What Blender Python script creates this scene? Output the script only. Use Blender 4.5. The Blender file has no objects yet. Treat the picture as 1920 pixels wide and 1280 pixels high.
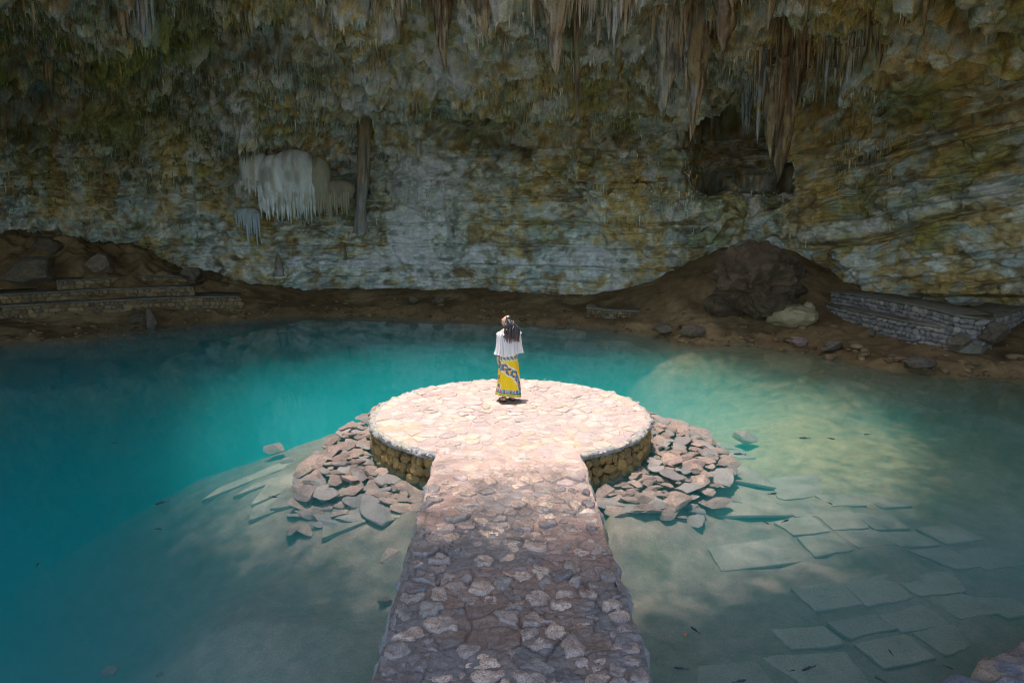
import bpy, math, random
import numpy as np
from mathutils import Vector, Matrix
from mathutils.bvhtree import BVHTree

# ---------------------------------------------------------------- camera
PITCH = math.radians(10.53)
HC = 3.79                      # camera height over the water
CP, SP = math.cos(PITCH), math.sin(PITCH)
sc = bpy.context.scene
cam_data = bpy.data.cameras.new('camera')
cam_data.lens = 24.0; cam_data.sensor_width = 36.0
cam_data.clip_start = 0.1; cam_data.clip_end = 500
cam = bpy.data.objects.new('camera', cam_data)
sc.collection.objects.link(cam)
cam.location = (0, 0, HC)
cam.rotation_euler = (math.pi/2 - PITCH, 0, 0)
sc.camera = cam

# ---------------------------------------------------------------- sky, sun, exposure
SUN = Vector((-0.10, 0.06, 1.0)).normalized()        # towards the sun
sun_el = math.asin(SUN.z)
sun_rot = math.atan2(SUN.x, SUN.y)
world = bpy.data.worlds.new("World"); sc.world = world; world.use_nodes = True
wn = world.node_tree.nodes; wl = world.node_tree.links
bg = wn['Background']
sky = wn.new('ShaderNodeTexSky'); sky.sky_type = 'NISHITA'; sky.sun_disc = False
sky.sun_elevation = sun_el; sky.sun_rotation = sun_rot
sky.air_density = 1.0; sky.dust_density = 2.2; sky.ozone_density = 1.2
wl.new(sky.outputs[0], bg.inputs[0]); bg.inputs[1].default_value = 0.15
sl = bpy.data.lights.new('sun', 'SUN'); sl.energy = 2.0; sl.angle = math.radians(0.8)
sl.color = (1.0, 0.92, 0.86)
so = bpy.data.objects.new('sun', sl); sc.collection.objects.link(so)
so.rotation_euler = SUN.to_track_quat('Z', 'Y').to_euler()
so.location = SUN*40
sc.view_settings.view_transform = 'Standard'; sc.view_settings.look = 'None'
sc.view_settings.gamma = 1.0; sc.view_settings.use_curve_mapping = False
sc.view_settings.exposure = 1.82
cy = sc.cycles
cy.use_denoising = True; cy.filter_width = 1.0
cy.max_bounces = 10; cy.diffuse_bounces = 5; cy.glossy_bounces = 3
cy.transmission_bounces = 4; cy.volume_bounces = 2; cy.transparent_max_bounces = 12
cy.sample_clamp_indirect = 6.0
cy.use_adaptive_sampling = False

rnd = random.Random(7)
rng = np.random.default_rng(11)

# ---------------------------------------------------------------- numpy noise
_T = rng.random((64, 64, 64)).astype(np.float32)
def vnoise(x, y, z=0.0, f=1.0):
    x, y, z = np.broadcast_arrays(np.asarray(x, dtype=np.float64)*f, np.asarray(y, dtype=np.float64)*f, np.asarray(z, dtype=np.float64)*f)
    x0 = np.floor(x); y0 = np.floor(y); z0 = np.floor(z)
    u = x-x0; v = y-y0; w = z-z0
    u = u*u*(3-2*u); v = v*v*(3-2*v); w = w*w*(3-2*w)
    i = x0.astype(np.int64) & 63; j = y0.astype(np.int64) & 63; k = z0.astype(np.int64) & 63
    i1 = (i+1) & 63; j1 = (j+1) & 63; k1 = (k+1) & 63
    a = _T[i, j, k]*(1-u)+_T[i1, j, k]*u; b = _T[i, j1, k]*(1-u)+_T[i1, j1, k]*u
    c = _T[i, j, k1]*(1-u)+_T[i1, j, k1]*u; d = _T[i, j1, k1]*(1-u)+_T[i1, j1, k1]*u
    return ((a*(1-v)+b*v)*(1-w)+(c*(1-v)+d*v)*w)*2-1
def fbm(x, y, z=0.0, f=1.0, o=4, g=0.5):
    s = 0; a = 1.0; t = 0
    for k in range(o):
        s = s + a*vnoise(x+17.3*k, y-9.1*k, z+5.7*k, f); t += a
        a *= g; f *= 2.03
    return s/t*1.5
def ridged(x, y, z=0.0, f=1.0, o=4, g=0.55):
    s = 0; a = 1.0; t = 0
    for k in range(o):
        s = s + a*(1-np.abs(vnoise(x+7.7*k, y-3.1*k, z+11.7*k, f))*2); t += a
        a *= g; f *= 2.1
    return s/t
def hash2(i, j, k):
    return _T[i.astype(np.int64) & 63, j.astype(np.int64) & 63, k & 63]
def worley(x, y, seed=0):
    """F1, F2, id of the nearest cell"""
    xi = np.floor(x); yi = np.floor(y)
    f1 = np.full(x.shape, 9.0); f2 = np.full(x.shape, 9.0); cid = np.zeros(x.shape)
    for dx in (-1, 0, 1):
        for dy in (-1, 0, 1):
            a = xi+dx; b = yi+dy
            px = a+0.1+0.8*hash2(a, b, seed); py = b+0.1+0.8*hash2(a, b, seed+7)
            d = np.hypot(px-x, py-y)
            h = hash2(a, b, seed+13)
            n = d < f1
            f2 = np.where(n, f1, np.minimum(f2, d)); cid = np.where(n, h, cid); f1 = np.where(n, d, f1)
    return f1, f2, cid
def sstep(a, b, x):
    t = np.clip((x-a)/(b-a), 0, 1); return t*t*(3-2*t)
def gauss(x, y, cx, cy_, sx, sy):
    return np.exp(-((x-cx)/sx)**2-((y-cy_)/sy)**2)
def plate(x, y, x0, x1, y0, y1, fx, fy=None):
    fy = fy or fx
    return sstep(x0-fx, x0+fx, x)*(1-sstep(x1-fx, x1+fx, x))*sstep(y0-fy, y0+fy, y)*(1-sstep(y1-fy, y1+fy, y))
def mixc(a, b, m):
    m = np.clip(m, 0, 1)[..., None]; return a*(1-m)+np.asarray(b)*m

# photo pixel (1920 wide) -> world point at a given distance Y, or on a given height Z
def at_y(px, py, Y):
    u = (px-960)/1280; v = (640-py)/1280; t = Y/(CP+v*SP)
    return Vector((t*u, Y, HC+t*(-SP+v*CP)))
def at_z(px, py, Z):
    u = (px-960)/1280; v = (640-py)/1280; t = (Z-HC)/(-SP+v*CP)
    return Vector((t*u, t*(CP+v*SP), Z))
def ray_dir(px, py):
    u = (px-960)/1280; v = (640-py)/1280
    return Vector((u, CP+v*SP, -SP+v*CP)).normalized()
def to_px(x, y, z):
    dy = y; dz = z-HC
    d = dy*CP-dz*SP; up = dy*SP+dz*CP
    d = np.where(np.abs(d) < 0.1, 0.1, d)
    px = 960+1280*x/d; py = 640-1280*up/d
    return np.where(d > 0.2, px, -9999), np.where(d > 0.2, py, -9999)

# ---------------------------------------------------------------- mesh helpers
COL = sc.collection
def mesh_np(name, v, faces, mat=None, col=None, smooth=True, attrs=None):
    """v (n,3); faces (m,k) int array or list of such arrays"""
    me = bpy.data.meshes.new(name)
    if not isinstance(faces, (list, tuple)): faces = [faces]
    faces = [np.asarray(f, dtype=np.int32) for f in faces if len(f)]
    nl = sum(f.size for f in faces); npoly = sum(len(f) for f in faces)
    me.vertices.add(len(v)); me.vertices.foreach_set('co', np.asarray(v, dtype=np.float32).ravel())
    me.loops.add(nl); me.loops.foreach_set('vertex_index', np.concatenate([f.ravel() for f in faces]))
    me.polygons.add(npoly)
    tot = np.concatenate([np.full(len(f), f.shape[1], dtype=np.int32) for f in faces])
    st = np.concatenate([[0], np.cumsum(tot)[:-1]]).astype(np.int32)
    me.polygons.foreach_set('loop_start', st)
    me.polygons.foreach_set('use_smooth', np.full(npoly, smooth, dtype=bool))
    me.update(calc_edges=True); me.validate()
    if col is not None:
        a = me.color_attributes.new('Col', 'FLOAT_COLOR', 'POINT')
        c = np.ones((len(v), 4), dtype=np.float32); c[:, :3] = np.asarray(col).reshape(-1, 3)
        a.data.foreach_set('color', c.ravel())
    for k, val in (attrs or {}).items():
        a = me.attributes.new(k, 'FLOAT', 'POINT'); a.data.foreach_set('value', np.asarray(val, dtype=np.float32).ravel())
    if mat: me.materials.append(mat)
    return me
def link(name, me, parent=None, loc=None, rot=None, scale=None):
    o = bpy.data.objects.new(name, me); COL.objects.link(o)
    if parent: o.parent = parent
    if loc is not None: o.location = loc
    if rot is not None: o.rotation_euler = rot
    if scale is not None: o.scale = scale
    return o
def tag(o, label=None, cat=None, group=None, kind=None):
    if label: o['label'] = label
    if cat: o['category'] = cat
    if group: o['group'] = group
    if kind: o['kind'] = kind
    return o
def empty(name, loc=(0, 0, 0), rz=0.0):
    o = bpy.data.objects.new(name, None); COL.objects.link(o); o.location = loc
    o.rotation_euler = (0, 0, rz); o.empty_display_size = 0.2
    return o
def grid_faces(nr, nc, closed=False, mask=None):
    r = np.arange(nr-1)[:, None]; c = np.arange(nc if closed else nc-1)[None, :]
    c1 = (c+1) % nc
    f = np.stack([r*nc+c, r*nc+c1, (r+1)*nc+c1, (r+1)*nc+c], -1)
    if mask is not None: return f[mask]
    return f.reshape(-1, 4)

# ---------------------------------------------------------------- materials
def rock_mat(name, base=(0.3, 0.27, 0.22), use_col=True, rough=0.85, scale=1.0, bump=0.5, dist=0.03,
             var=0.35, tint=(0.30, 0.22, 0.10), tint_amt=0.3, rand=0.0, spec=0.3, wet=None, speck=0.0, aniso=1.0):
    m = bpy.data.materials.new(name); m.use_nodes = True
    nt = m.node_tree; N = nt.nodes; L = nt.links
    b = N['Principled BSDF']
    geo = N.new('ShaderNodeTexCoord')
    mp = N.new('ShaderNodeMapping'); mp.inputs['Scale'].default_value = (scale, scale, scale*aniso)
    L.new(geo.outputs['Object'], mp.inputs[0])
    if rand:
        oi = N.new('ShaderNodeObjectInfo')
        ad = N.new('ShaderNodeVectorMath'); ad.operation = 'ADD'
        mu = N.new('ShaderNodeMath'); mu.operation = 'MULTIPLY'; mu.inputs[1].default_value = 40
        L.new(oi.outputs['Random'], mu.inputs[0]); L.new(mp.outputs[0], ad.inputs[0]); L.new(mu.outputs[0], ad.inputs[1])
        vec = ad.outputs[0]
    else: vec = mp.outputs[0]
    def noise(s, d=6, r=0.6, dis=0.0):
        n = N.new('ShaderNodeTexNoise'); n.inputs['Scale'].default_value = s; n.inputs['Detail'].default_value = d
        n.inputs['Roughness'].default_value = r; n.inputs['Distortion'].default_value = dis
        L.new(vec, n.inputs['Vector']); return n.outputs[0]
    def ramp(src, p0, p1, c0=(0, 0, 0, 1), c1=(1, 1, 1, 1)):
        r = N.new('ShaderNodeValToRGB'); r.color_ramp.elements[0].position = p0; r.color_ramp.elements[1].position = p1
        r.color_ramp.elements[0].color = c0; r.color_ramp.elements[1].color = c1
        L.new(src, r.inputs[0]); return r.outputs[0]
    def mix(a, bb, fac, mode='MIX'):
        x = N.new('ShaderNodeMix'); x.data_type = 'RGBA'; x.blend_type = mode
        for s, idx in ((a, 6), (bb, 7)):
            if isinstance(s, tuple): x.inputs[idx].default_value = s+(1,) if len(s) == 3 else s
            else: L.new(s, x.inputs[idx])
        if isinstance(fac, float): x.inputs[0].default_value = fac
        else: L.new(fac, x.inputs[0])
        return x.outputs[2]
    if use_col:
        at = N.new('ShaderNodeAttribute'); at.attribute_name = 'Col'; c = at.outputs['Color']
    else:
        rg = N.new('ShaderNodeRGB'); rg.outputs[0].default_value = base+(1,); c = rg.outputs[0]
    if tint_amt:
        f = ramp(noise(0.9, 5, 0.65, 0.6), 0.46, 0.66)
        tm = N.new('ShaderNodeMath'); tm.operation = 'MULTIPLY'; tm.inputs[1].default_value = tint_amt
        L.new(f, tm.inputs[0]); c = mix(c, tint, tm.outputs[0])
    n2 = noise(3.1, 8, 0.7, 0.2)
    v = ramp(n2, 0.25, 0.75, (1-var,)*3+(1,), (1+var,)*3+(1,)); c = mix(c, v, 1.0, 'MULTIPLY')
    if speck:
        n4 = noise(38, 3, 0.6); s4 = ramp(n4, 0.36, 0.56, (1-speck,)*3+(1,), (1+speck*0.5,)*3+(1,)); c = mix(c, s4, 1.0, 'MULTIPLY')
    if rand:
        rr = ramp(oi.outputs['Random'], 0.0, 1.0, (1-rand, 1-rand, 1-rand*0.8, 1), (1+rand, 1+rand*0.85, 1+rand*0.75, 1))
        c = mix(c, rr, 1.0, 'MULTIPLY')
    L.new(c, b.inputs['Base Color'])
    if wet is None: b.inputs['Roughness'].default_value = rough
    else:
        rr2 = ramp(noise(6, 4, 0.6), 0.35, 0.65, (wet,)*3+(1,), (rough,)*3+(1,)); L.new(rr2, b.inputs['Roughness'])
    b.inputs['Specular IOR Level'].default_value = spec
    n3 = noise(9.0, 10, 0.75, 0.3)
    bp = N.new('ShaderNodeBump'); bp.inputs['Strength'].default_value = bump; bp.inputs['Distance'].default_value = dist
    L.new(n3, bp.inputs['Height']); L.new(bp.outputs[0], b.inputs['Normal'])
    return m

# ================================================================ THE CAVE
C0 = np.array([-1.5, 14.5])
plan = [(-24, 6), (-25.5, 13), (-25, 21), (-20.5, 27.3), (-13, 29.3), (-6, 28.9), (0, 27.9), (4, 27.3), (7.3, 26.9),
        (9.9, 26.2), (12.2, 23.4), (14.2, 21.3), (16.2, 18.8), (17.8, 15.5), (18.6, 11), (18.2, 6.5), (14, 1.0), (7, -1.6), (-4, -2.0), (-15, -0.8), (-22, 2.5)]
def catmull(pts, n):
    P = np.array(pts, float); m = len(P); out = []
    for i in range(m):
        p0, p1, p2, p3 = P[i-1], P[i], P[(i+1) % m], P[(i+2) % m]
        for t in np.linspace(0, 1, n, endpoint=False):
            out.append(0.5*((2*p1)+(-p0+p2)*t+(2*p0-5*p1+4*p2-p3)*t*t+(-p0+3*p1-3*p2+p3)*t**3))
    return np.array(out)
pl = catmull(plan, 40)
th_t = np.arctan2(pl[:, 1]-C0[1], pl[:, 0]-C0[0]); R_t = np.hypot(pl[:, 1]-C0[1], pl[:, 0]-C0[0])
o_ = np.argsort(th_t); th_t = th_t[o_]; R_t = R_t[o_]
def Rwall(th):
    return np.interp((th+np.pi) % (2*np.pi)-np.pi, th_t, R_t, period=2*np.pi)
# columns: dense where the photograph looks
thf = np.linspace(2.75, -0.35, 4000)
Rf = Rwall(thf); pxf, _ = to_px(C0[0]+Rf*np.cos(thf), C0[1]+Rf*np.sin(thf), np.full(thf.shape, 5.0))
ok = (pxf > -400) & (pxf < 2300)
thf = thf[ok]; pxf = np.maximum.accumulate(pxf[ok]); pxf = pxf+np.arange(len(pxf))*1e-6
NV = 1180
th_v = np.interp(np.linspace(pxf[0], pxf[-1], NV), pxf, thf)
th_b = np.linspace(th_v[-1], th_v[0]-2*np.pi, 92)[1:-1]
TH = np.concatenate([th_v, th_b]); NC = len(TH)
vis = np.zeros(NC, bool); vis[:NV-1] = True
RW = Rwall(TH)
NW, NCL, NS = 330, 190, 12
LIP_R, LIP_Z = 7.3, 10.35
tw = np.linspace(0, 1, NW)
zp = np.interp(tw, [0, 0.78, 0.86, 0.93, 1], [-0.8, 6.4, 7.15, 7.75, 8.2])
op = np.interp(tw, [0, 0.25, 0.62, 0.78, 0.86, 0.93, 1], [0.0, 0.0, -0.25, 0.05, 0.5, 1.3, 2.4])
tc = np.linspace(0, 1, NCL+1)[1:]
ts = np.linspace(0, 1, NS+1)[1:]
Rg = np.zeros((NW+NCL+NS, NC)); Zg = np.zeros_like(Rg)
Rg[:NW] = RW[None, :]-op[:, None]; Zg[:NW] = zp[:, None]
Rg[NW:NW+NCL] = (RW-2.4)[None, :]*(1-tc[:, None])+LIP_R*tc[:, None]
Zg[NW:NW+NCL] = (8.2+(LIP_Z-8.2)*tc**0.95)[:, None]
Rg[NW+NCL:] = (LIP_R-0.3*np.sin(ts*3.1)+ts*0.6)[:, None]; Zg[NW+NCL:] = (LIP_Z+3.0*ts)[:, None]
# the opening in the roof is uneven
wob = 1+0.24*np.cos(TH)**2+0.08*vnoise(np.cos(TH)*1.7, np.sin(TH)*1.7, 3.0)+0.05*vnoise(np.cos(TH)*6, np.sin(TH)*6, 9.0)
q = np.zeros(Rg.shape[0]); q[NW:NW+NCL] = tc; q[NW+NCL:] = 1
Rg = Rg*(1+q[:, None]*(wob[None, :]-1))
X = C0[0]+Rg*np.cos(TH)[None, :]; Y = C0[1]+Rg*np.sin(TH)[None, :]; Z = Zg.copy()
# slow variation of wall foot and roof height, before anything is measured on it
low = fbm(X, Y, Z, 0.13, 3)
qq = np.concatenate([sstep(0.6, 1.0, tw), np.ones(NCL), np.ones(NS)])[:, None]
Z = Z+qq*low*0.9*(1-0.7*q[:, None])
def gnormals(X, Y, Z):
    P = np.stack([X, Y, Z], -1)
    du = np.empty_like(P); du[:, 1:-1] = P[:, 2:]-P[:, :-2]; du[:, 0] = P[:, 1]-P[:, -1]; du[:, -1] = P[:, 0]-P[:, -2]
    dv = np.gradient(P, axis=0)
    n = np.cross(du, dv); n /= np.linalg.norm(n, axis=-1, keepdims=True)+1e-9
    inward = np.stack([C0[0]-X, C0[1]-Y, 5-Z], -1)
    sgn = np.sign((n*inward).sum(-1, keepdims=True)); return n*sgn
Nn = gnormals(X, Y, Z)
Nn[NW+NCL:] = np.stack([C0[0]-X[NW+NCL:], C0[1]-Y[NW+NCL:], 0*Z[NW+NCL:]], -1)/Rg[NW+NCL:, :, None]
PX, PY = to_px(X, Y, Z)
S = TH[None, :]*14+0*Z                      # metres along the wall
right_ = sstep(1440, 1580, PX)
cei = np.concatenate([sstep(0.80, 1.0, tw), np.ones(NCL+NS)])[:, None]+0*Z
wal = 1-cei

# where the rock face is smooth (0) or broken (1)
smooth = np.maximum.reduce([plate(PX, PY, 722, 868, 285, 500, 22, 16), 0.75*right_*sstep(200, 260, PY), 0.85*right_*(PX > 1650), 0.6*plate(PX, PY, 860, 1330, 380, 560, 50, 30),
     0.8*plate(PX, PY, 690, 1000, 20, 115, 40, 20), 0.7*plate(PX, PY, 330, 620, 95, 170, 50, 20), 0.5*plate(PX, PY, 225, 345, 290, 460, 25, 30)])
dm = 1-0.8*smooth
D = 0.95*fbm(X, Y, Z, 0.28, 3)+(0.40*ridged(X, Y, Z, 0.7, 4)+0.20*ridged(X+5, Y, Z*0.8, 1.9, 3)-0.3)*dm
def ledges(ph, warp, seed):
    u = ph+warp; k = np.floor(u); fr = u-k; h = 0.35+0.65*hash2(k, k*0+seed, 31)
    return h*(sstep(0.0, 0.07, fr)*(1-0.85*fr))
lw = fbm(X, Y, Z*0.5, 0.30, 4)
# --- bedding: horizontal beds in the middle, dipping beds on the right wall
right = sstep(1440, 1580, PX)
dip = right*(S-S[:, [np.argmin(np.abs(PX[NW//2]-1500))]])*(-0.0)
zz = Z+0.10*fbm(X, Y, 0, 0.5, 3)
rx = (PX-1500)/420.0
bed_r = Z-right*np.clip(rx, 0, 2)*1.15+0.12*fbm(X, Y, 2, 0.6, 3)
bz = np.where(right > 0.5, bed_r, zz)
def beds(z, f, seed):
    k = np.floor(z*f); fr = z*f-k
    h = hash2(k, k*0+seed, 5); h2 = hash2(k+1, k*0+seed, 5)
    return (h+(h2-h)*sstep(0.86, 1.0, fr))-0.55*sstep(0.78, 0.93, fr)*(1-sstep(0.93, 1.0, fr))
strata_m = wal*(plate(PX, PY, 560, 1330, 330, 560, 60, 40)+0.6*plate(PX, PY, 820, 1250, 250, 400, 40, 25)+right*0.9+plate(PX, PY, -400, 560, 420, 600, 60, 30)*0.4)
strata_m = np.clip(strata_m, 0, 1)
D += strata_m*(0.42*beds(bz, 1.15, 3)+0.16*beds(bz+3.3, 3.6, 9)*(0.4+0.6*dm)+0.06*beds(bz+1.7, 9.0, 21)*dm-0.18)
# --- blocky fracture
sx = S+0.5*fbm(X, Y, Z, 0.9, 4); sz = bz*2.2+0.3*fbm(Y, Z, X, 0.9, 4)
f1, f2, cid = worley(sx*0.85, sz*1.1, 2)
crack = 1-sstep(0.0, 0.09, f2-f1)
D += -0.10*crack*(0.1+0.6*strata_m)*sstep(-0.2,0.3,fbm(X,Y,Z+9,0.8,2))+0.20*(cid-0.5)*(0.3+0.7*strata_m)
f1b, f2b, cidb = worley(sx*2.6+9, sz*3.4, 8)
D += -0.03*(1-sstep(0, 0.12, f2b-f1b))*strata_m+0.05*(cidb-0.5)
# --- drip ribs: vertical flutes where water runs down
rib_m = wal*np.clip(sstep(-0.15, 0.35, fbm(S, Z*0.6, 4, 0.35, 3)+0.25*(PX < 820)-0.35*plate(PX, PY, 850, 1180, 300, 600, 50)-0.6*right), 0, 1)
rib_m = rib_m*sstep(0.5, 1.8, Z)*(1-0.75*smooth)
r1 = np.abs(vnoise(S, Z*0.10, 2, 3.2)); r2 = np.abs(vnoise(S, Z*0.14, 8, 8.0))
D += rib_m*(-0.24*(1-sstep(0, 0.45, r1))-0.10*(1-sstep(0, 0.5, r2))+0.12)
tier = beds(Z+0.5*fbm(S, 0, 3, 0.8, 3), 1.15, 40)      # flutes end in lips at different heights
D += rib_m*0.22*tier
nl = 1-plate(PX, PY, 620, 1330, 360, 560, 60, 40)*0.8
D += wal*nl*(0.35+0.65*dm)*1.15*(0.55*ledges(Z*0.52, 1.6*lw, 3)+0.26*ledges(Z*1.5, 2.6*lw+0.8*fbm(S, Z, 2, 1.4, 3), 11)+0.10*ledges(Z*3.7, 3.0*lw+1.2*fbm(S, Z, 7, 2.2, 3), 19)-0.35)
# --- roof: knobbly, with shelves
D += cei*dm*(0.45*ridged(X, Y, Z, 1.1, 4)+0.20*ridged(X, Y, Z, 2.8, 3)-0.3)
shelf = fbm(X, Y, 7, 0.42, 3)
D += cei*0.6*sstep(-0.05, 0.10, shelf)+cei*0.35*sstep(0.0, 0.10, fbm(X, Y, 17, 0.8, 3))
D += dm*(0.045*ridged(X, Y, Z, 6.0, 3)+0.02*fbm(X, Y, Z, 16, 2))
# --- particular features, measured on the photograph
def hollow(cx, cy_, sx_, sy_, depth, sharp=0.25):
    wob_ = min(40, 14+sx_*0.35); wx = PX+wob_*fbm(X, Y, Z, 0.8, 4); wy = PY+wob_*0.8*fbm(Y, X, Z, 0.8, 4)
    r = np.sqrt(((wx-cx)/sx_)**2+((wy-cy_)/sy_)**2)
    return -depth*(1-sstep(1-sharp, 1+sharp, r))*(0.75+0.35*fbm(X+3, Y, Z, 0.7, 3))*(np.abs(PX) < 3000)
D += hollow(1370, 285, 88, 78, 5.5)
D += hollow(1455, 330, 30, 60, 2.2)
D += hollow(990, 262, 150, 30, 1.5)
D += hollow(850, 240, 70, 16, 0.8)
D += hollow(110, 190, 110, 20, 1.4)
D += hollow(80, 255, 45, 18, 1.0)
D += hollow(455, 275, 26, 10, 0.7)
D += hollow(1190, 205, 60, 14, 0.6)
D += hollow(1815, 52, 30, 20, 0.8, 0.15)
D += hollow(1606, 396, 11, 10, 0.5, 0.2)+hollow(1846, 394, 8, 9, 0.4, 0.2)+hollow(1465, 418, 8, 12, 0.5, 0.2)
D += hollow(1780, 225, 90, 10, 0.35, 0.4)
D += hollow(1690, 290, 80, 45, 0.5, 0.5)
D += hollow(660, 325, 45, 26, 0.6)
D += hollow(215, 330, 16, 45, 0.5)
def bulge(cx, cy_, sx_, sy_, h):
    r = ((PX-cx)/sx_)**2+((PY-cy_)/sy_)**2
    return h*np.sqrt(np.clip(1-r, 0, 1))
pale = np.zeros_like(D)
for (cx, cy_, a, b, h) in [(795, 340, 68, 55, 0.75), (800, 420, 75, 110, 0.35), (745, 350, 30, 30, 0.4), (850, 400, 20, 60, 0.3)]:
    w = bulge(cx, cy_, a, b, h); D += w; pale = np.maximum(pale, np.sqrt(w/h))
for (cx, cy_, a, b, h) in [(1110, 300, 50, 75, 0.8), (1160, 350, 60, 80, 0.6), (1265, 330, 50, 60, 0.9), (1290, 380, 60, 60, 0.7), (1225, 380, 40, 60, 0.5),
                           (1360, 400, 45, 45, 0.7), (1480, 130, 60, 40, 0.7), (1490, 260, 45, 90, 0.9), (300, 300, 55, 60, 0.5), (130, 330, 70, 60, 0.5), (455, 240, 60, 40, 0.7), (480, 220, 45, 30, 0.4)]:
    D += bulge(cx, cy_, a, b, h)
# broad white band above the foot, proud as one thick bed
band = plate(PX, PY, 540, 1160, 484, 500, 40, 4)+0.8*plate(PX, PY, 1000, 1140, 470, 486, 20, 5)
D += 0.22*np.clip(band, 0, 1)
yb = 470-(PX-1500)*0.235                              # pale bed rising to the right
band_r = right*np.exp(-((PY-yb+20)/16)**2)*(PY > 300)
D += 0.25*band_r-0.45*right*np.exp(-((PY-yb-6)/5)**2)
yb2 = 345-(PX-1500)*0.36
D += -0.6*right*np.exp(-((PY-yb2)/7)**2)*sstep(1560, 1640, PX)
D -= 0.5*right*sstep(548, 560, PY)*(1-sstep(600, 640, PY))*(PX > 1700)

fade = np.ones_like(D); fade[-1] = 0
X = X+Nn[..., 0]*D*fade; Y = Y+Nn[..., 1]*D*fade; Z = Z+Nn[..., 2]*D*fade

# --- base colours of the rock
GREY = np.array([0.33, 0.375, 0.35]); PALE = np.array([0.56, 0.60, 0.56]); OCH = np.array([0.43, 0.32, 0.13])
OLIVE = np.array([0.19, 0.21, 0.05]); DARK = np.array([0.055, 0.055, 0.05]); BROWN = np.array([0.20, 0.13, 0.075])
n1 = fbm(X, Y, Z, 0.45, 4); n2 = fbm(X+50, Y, Z, 1.3, 4); n3 = fbm(X, Y+30, Z, 3.0, 3)
cc = np.zeros(D.shape+(3,))+GREY
cc = mixc(cc, OCH, 0.9*sstep(-0.65, 0.60, 0.5*n1+0.5*n2+0.9*n3+0.20*plate(PX, PY, 850, 1330, 200, 520, 80)))
cc = mixc(cc, OCH*0.8, right*0.65*sstep(-0.3, 0.3, n2))
streak = vnoise(S, Z*0.12, 5, 5.0)
cc = mixc(cc, OCH*0.75, rib_m*sstep(0.0, 0.5, streak)*0.7)
cc = mixc(cc, GREY*1.15, rib_m*sstep(0.05, 0.5, -streak)*0.6)
cc = mixc(cc, PALE, sstep(0.10, 0.5, n2)*0.65*(PX > 350)*(PX < 1500))
cc = mixc(cc, OLIVE, (1-sstep(150, 620, PX))*sstep(-0.3, 0.3, n1-n2*0.5)*(1-sstep(170, 330, PY))*0.85)
cc = mixc(cc, OLIVE*0.9, sstep(0.2, 0.6, fbm(X, Y-20, Z, 0.7, 3))*0.5)
cc = mixc(cc, PALE*np.array([1.0, 1.02, 1.0]), np.maximum(np.clip(pale, 0, 1), plate(PX, PY, 722, 868, 290, 490, 15, 12))*(0.95-0.5*sstep(0.0, 0.4, n2)))
cc = mixc(cc, PALE*1.1, np.clip(band+band_r*0.8, 0, 1)*0.9*sstep(-0.6, 0.1, n2))
cc = mixc(cc, PALE*1.15, plate(PX, PY, 700, 990, 20, 120, 60, 30)*sstep(-0.2, 0.4, n2)*0.9)
cc = mixc(cc, PALE, plate(PX, PY, 330, 900, 100, 200, 60, 25)*sstep(-0.1, 0.4, n2)*0.7)
cc = mixc(cc, DARK, crack*0.25*strata_m)
cav = np.clip(-(D-0.3)*0.5, 0, 1)
n5 = fbm(X, Y, Z, 7.0, 4)
cc = cc*(1+0.30*np.clip(n5, -1, 1)*(0.4+0.6*dm))[..., None]
cc = mixc(cc, DARK, sstep(0.25, 0.6, n3-n1*0.4)*0.5)
cc = mixc(cc, DARK*1.2, sstep(0.25, 0.55, fbm(X, Y, Z*2.2+4, 1.8, 4))*0.45)
cc = mixc(cc, PALE, sstep(0.3, 0.6, fbm(X+9, Y, Z*2.0, 1.2, 4))*0.6*(PX > 300))
lum_ = cc.mean(-1, keepdims=True)
cc = np.clip(1.5*(cc*1.08-lum_*0.08).clip(0.005)**1.10, 0.02, 0.66)
M_rock = rock_mat('limestone', use_col=True, rough=0.8, scale=1.0, bump=0.8, dist=0.05, var=0.42, tint_amt=0.15, speck=0.35)
V = np.stack([X, Y, Z], -1).reshape(-1, 3); CCf = cc.reshape(-1, 3)
gf = grid_faces(NW+NCL+NS, NC, closed=True).reshape(NW+NCL+NS-1, NC, 4)
th_n = (TH+np.pi) % (2*np.pi)-np.pi
sky_gap = (Y[0] < 5.5)                                    # wall left out behind the camera to let sky light in
wall_f = gf[:NW-1][:, ~sky_gap].reshape(-1, 4)
ceil_f = gf[NW-1:].reshape(-1, 4)
def submesh(name, f, mat):
    idx = np.unique(f); remap = np.full(len(V), -1); remap[idx] = np.arange(len(idx))
    return mesh_np(name, V[idx], remap[f], mat, CCf[idx])
wall_o = tag(link('cave_wall', submesh('cave_wall', wall_f, M_rock)), kind='structure')
ceil_o = tag(link('cave_ceiling', submesh('cave_ceiling', ceil_f, M_rock)), kind='structure')
# unseen sheet on top of the roof, added to block the sun
rows = 8
tt = np.linspace(0, 1, rows)
Rt = (Rg[-1][None, :]+(RW+np.where(sky_gap, 0.3, 7.0)-Rg[-1])[None, :]*tt[:, None])
# camera side: the roof is cut short so sky light gets in
Xt = C0[0]+Rt*np.cos(TH); Yt = C0[1]+Rt*np.sin(TH)
Zt = Z[-1][None, :]+0.5*fbm(Xt, Yt, 3, 0.3, 3)*np.minimum(tt[:, None]*4, 1)
Xt[0] = X[-1]; Yt[0] = Y[-1]
sky_gap_in = sky_gap & np.roll(sky_gap, 1)
tfm = np.ones((rows-1, NC), bool); 
Mtop = rock_mat('sun_block_top', base=(0.10, 0.09, 0.05), use_col=False, rough=0.9)
tag(link('roof_sun_block', mesh_np('roof_sun_block', np.stack([Xt, Yt, Zt], -1).reshape(-1, 3), grid_faces(rows, NC, True), Mtop)), kind='structure')

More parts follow.
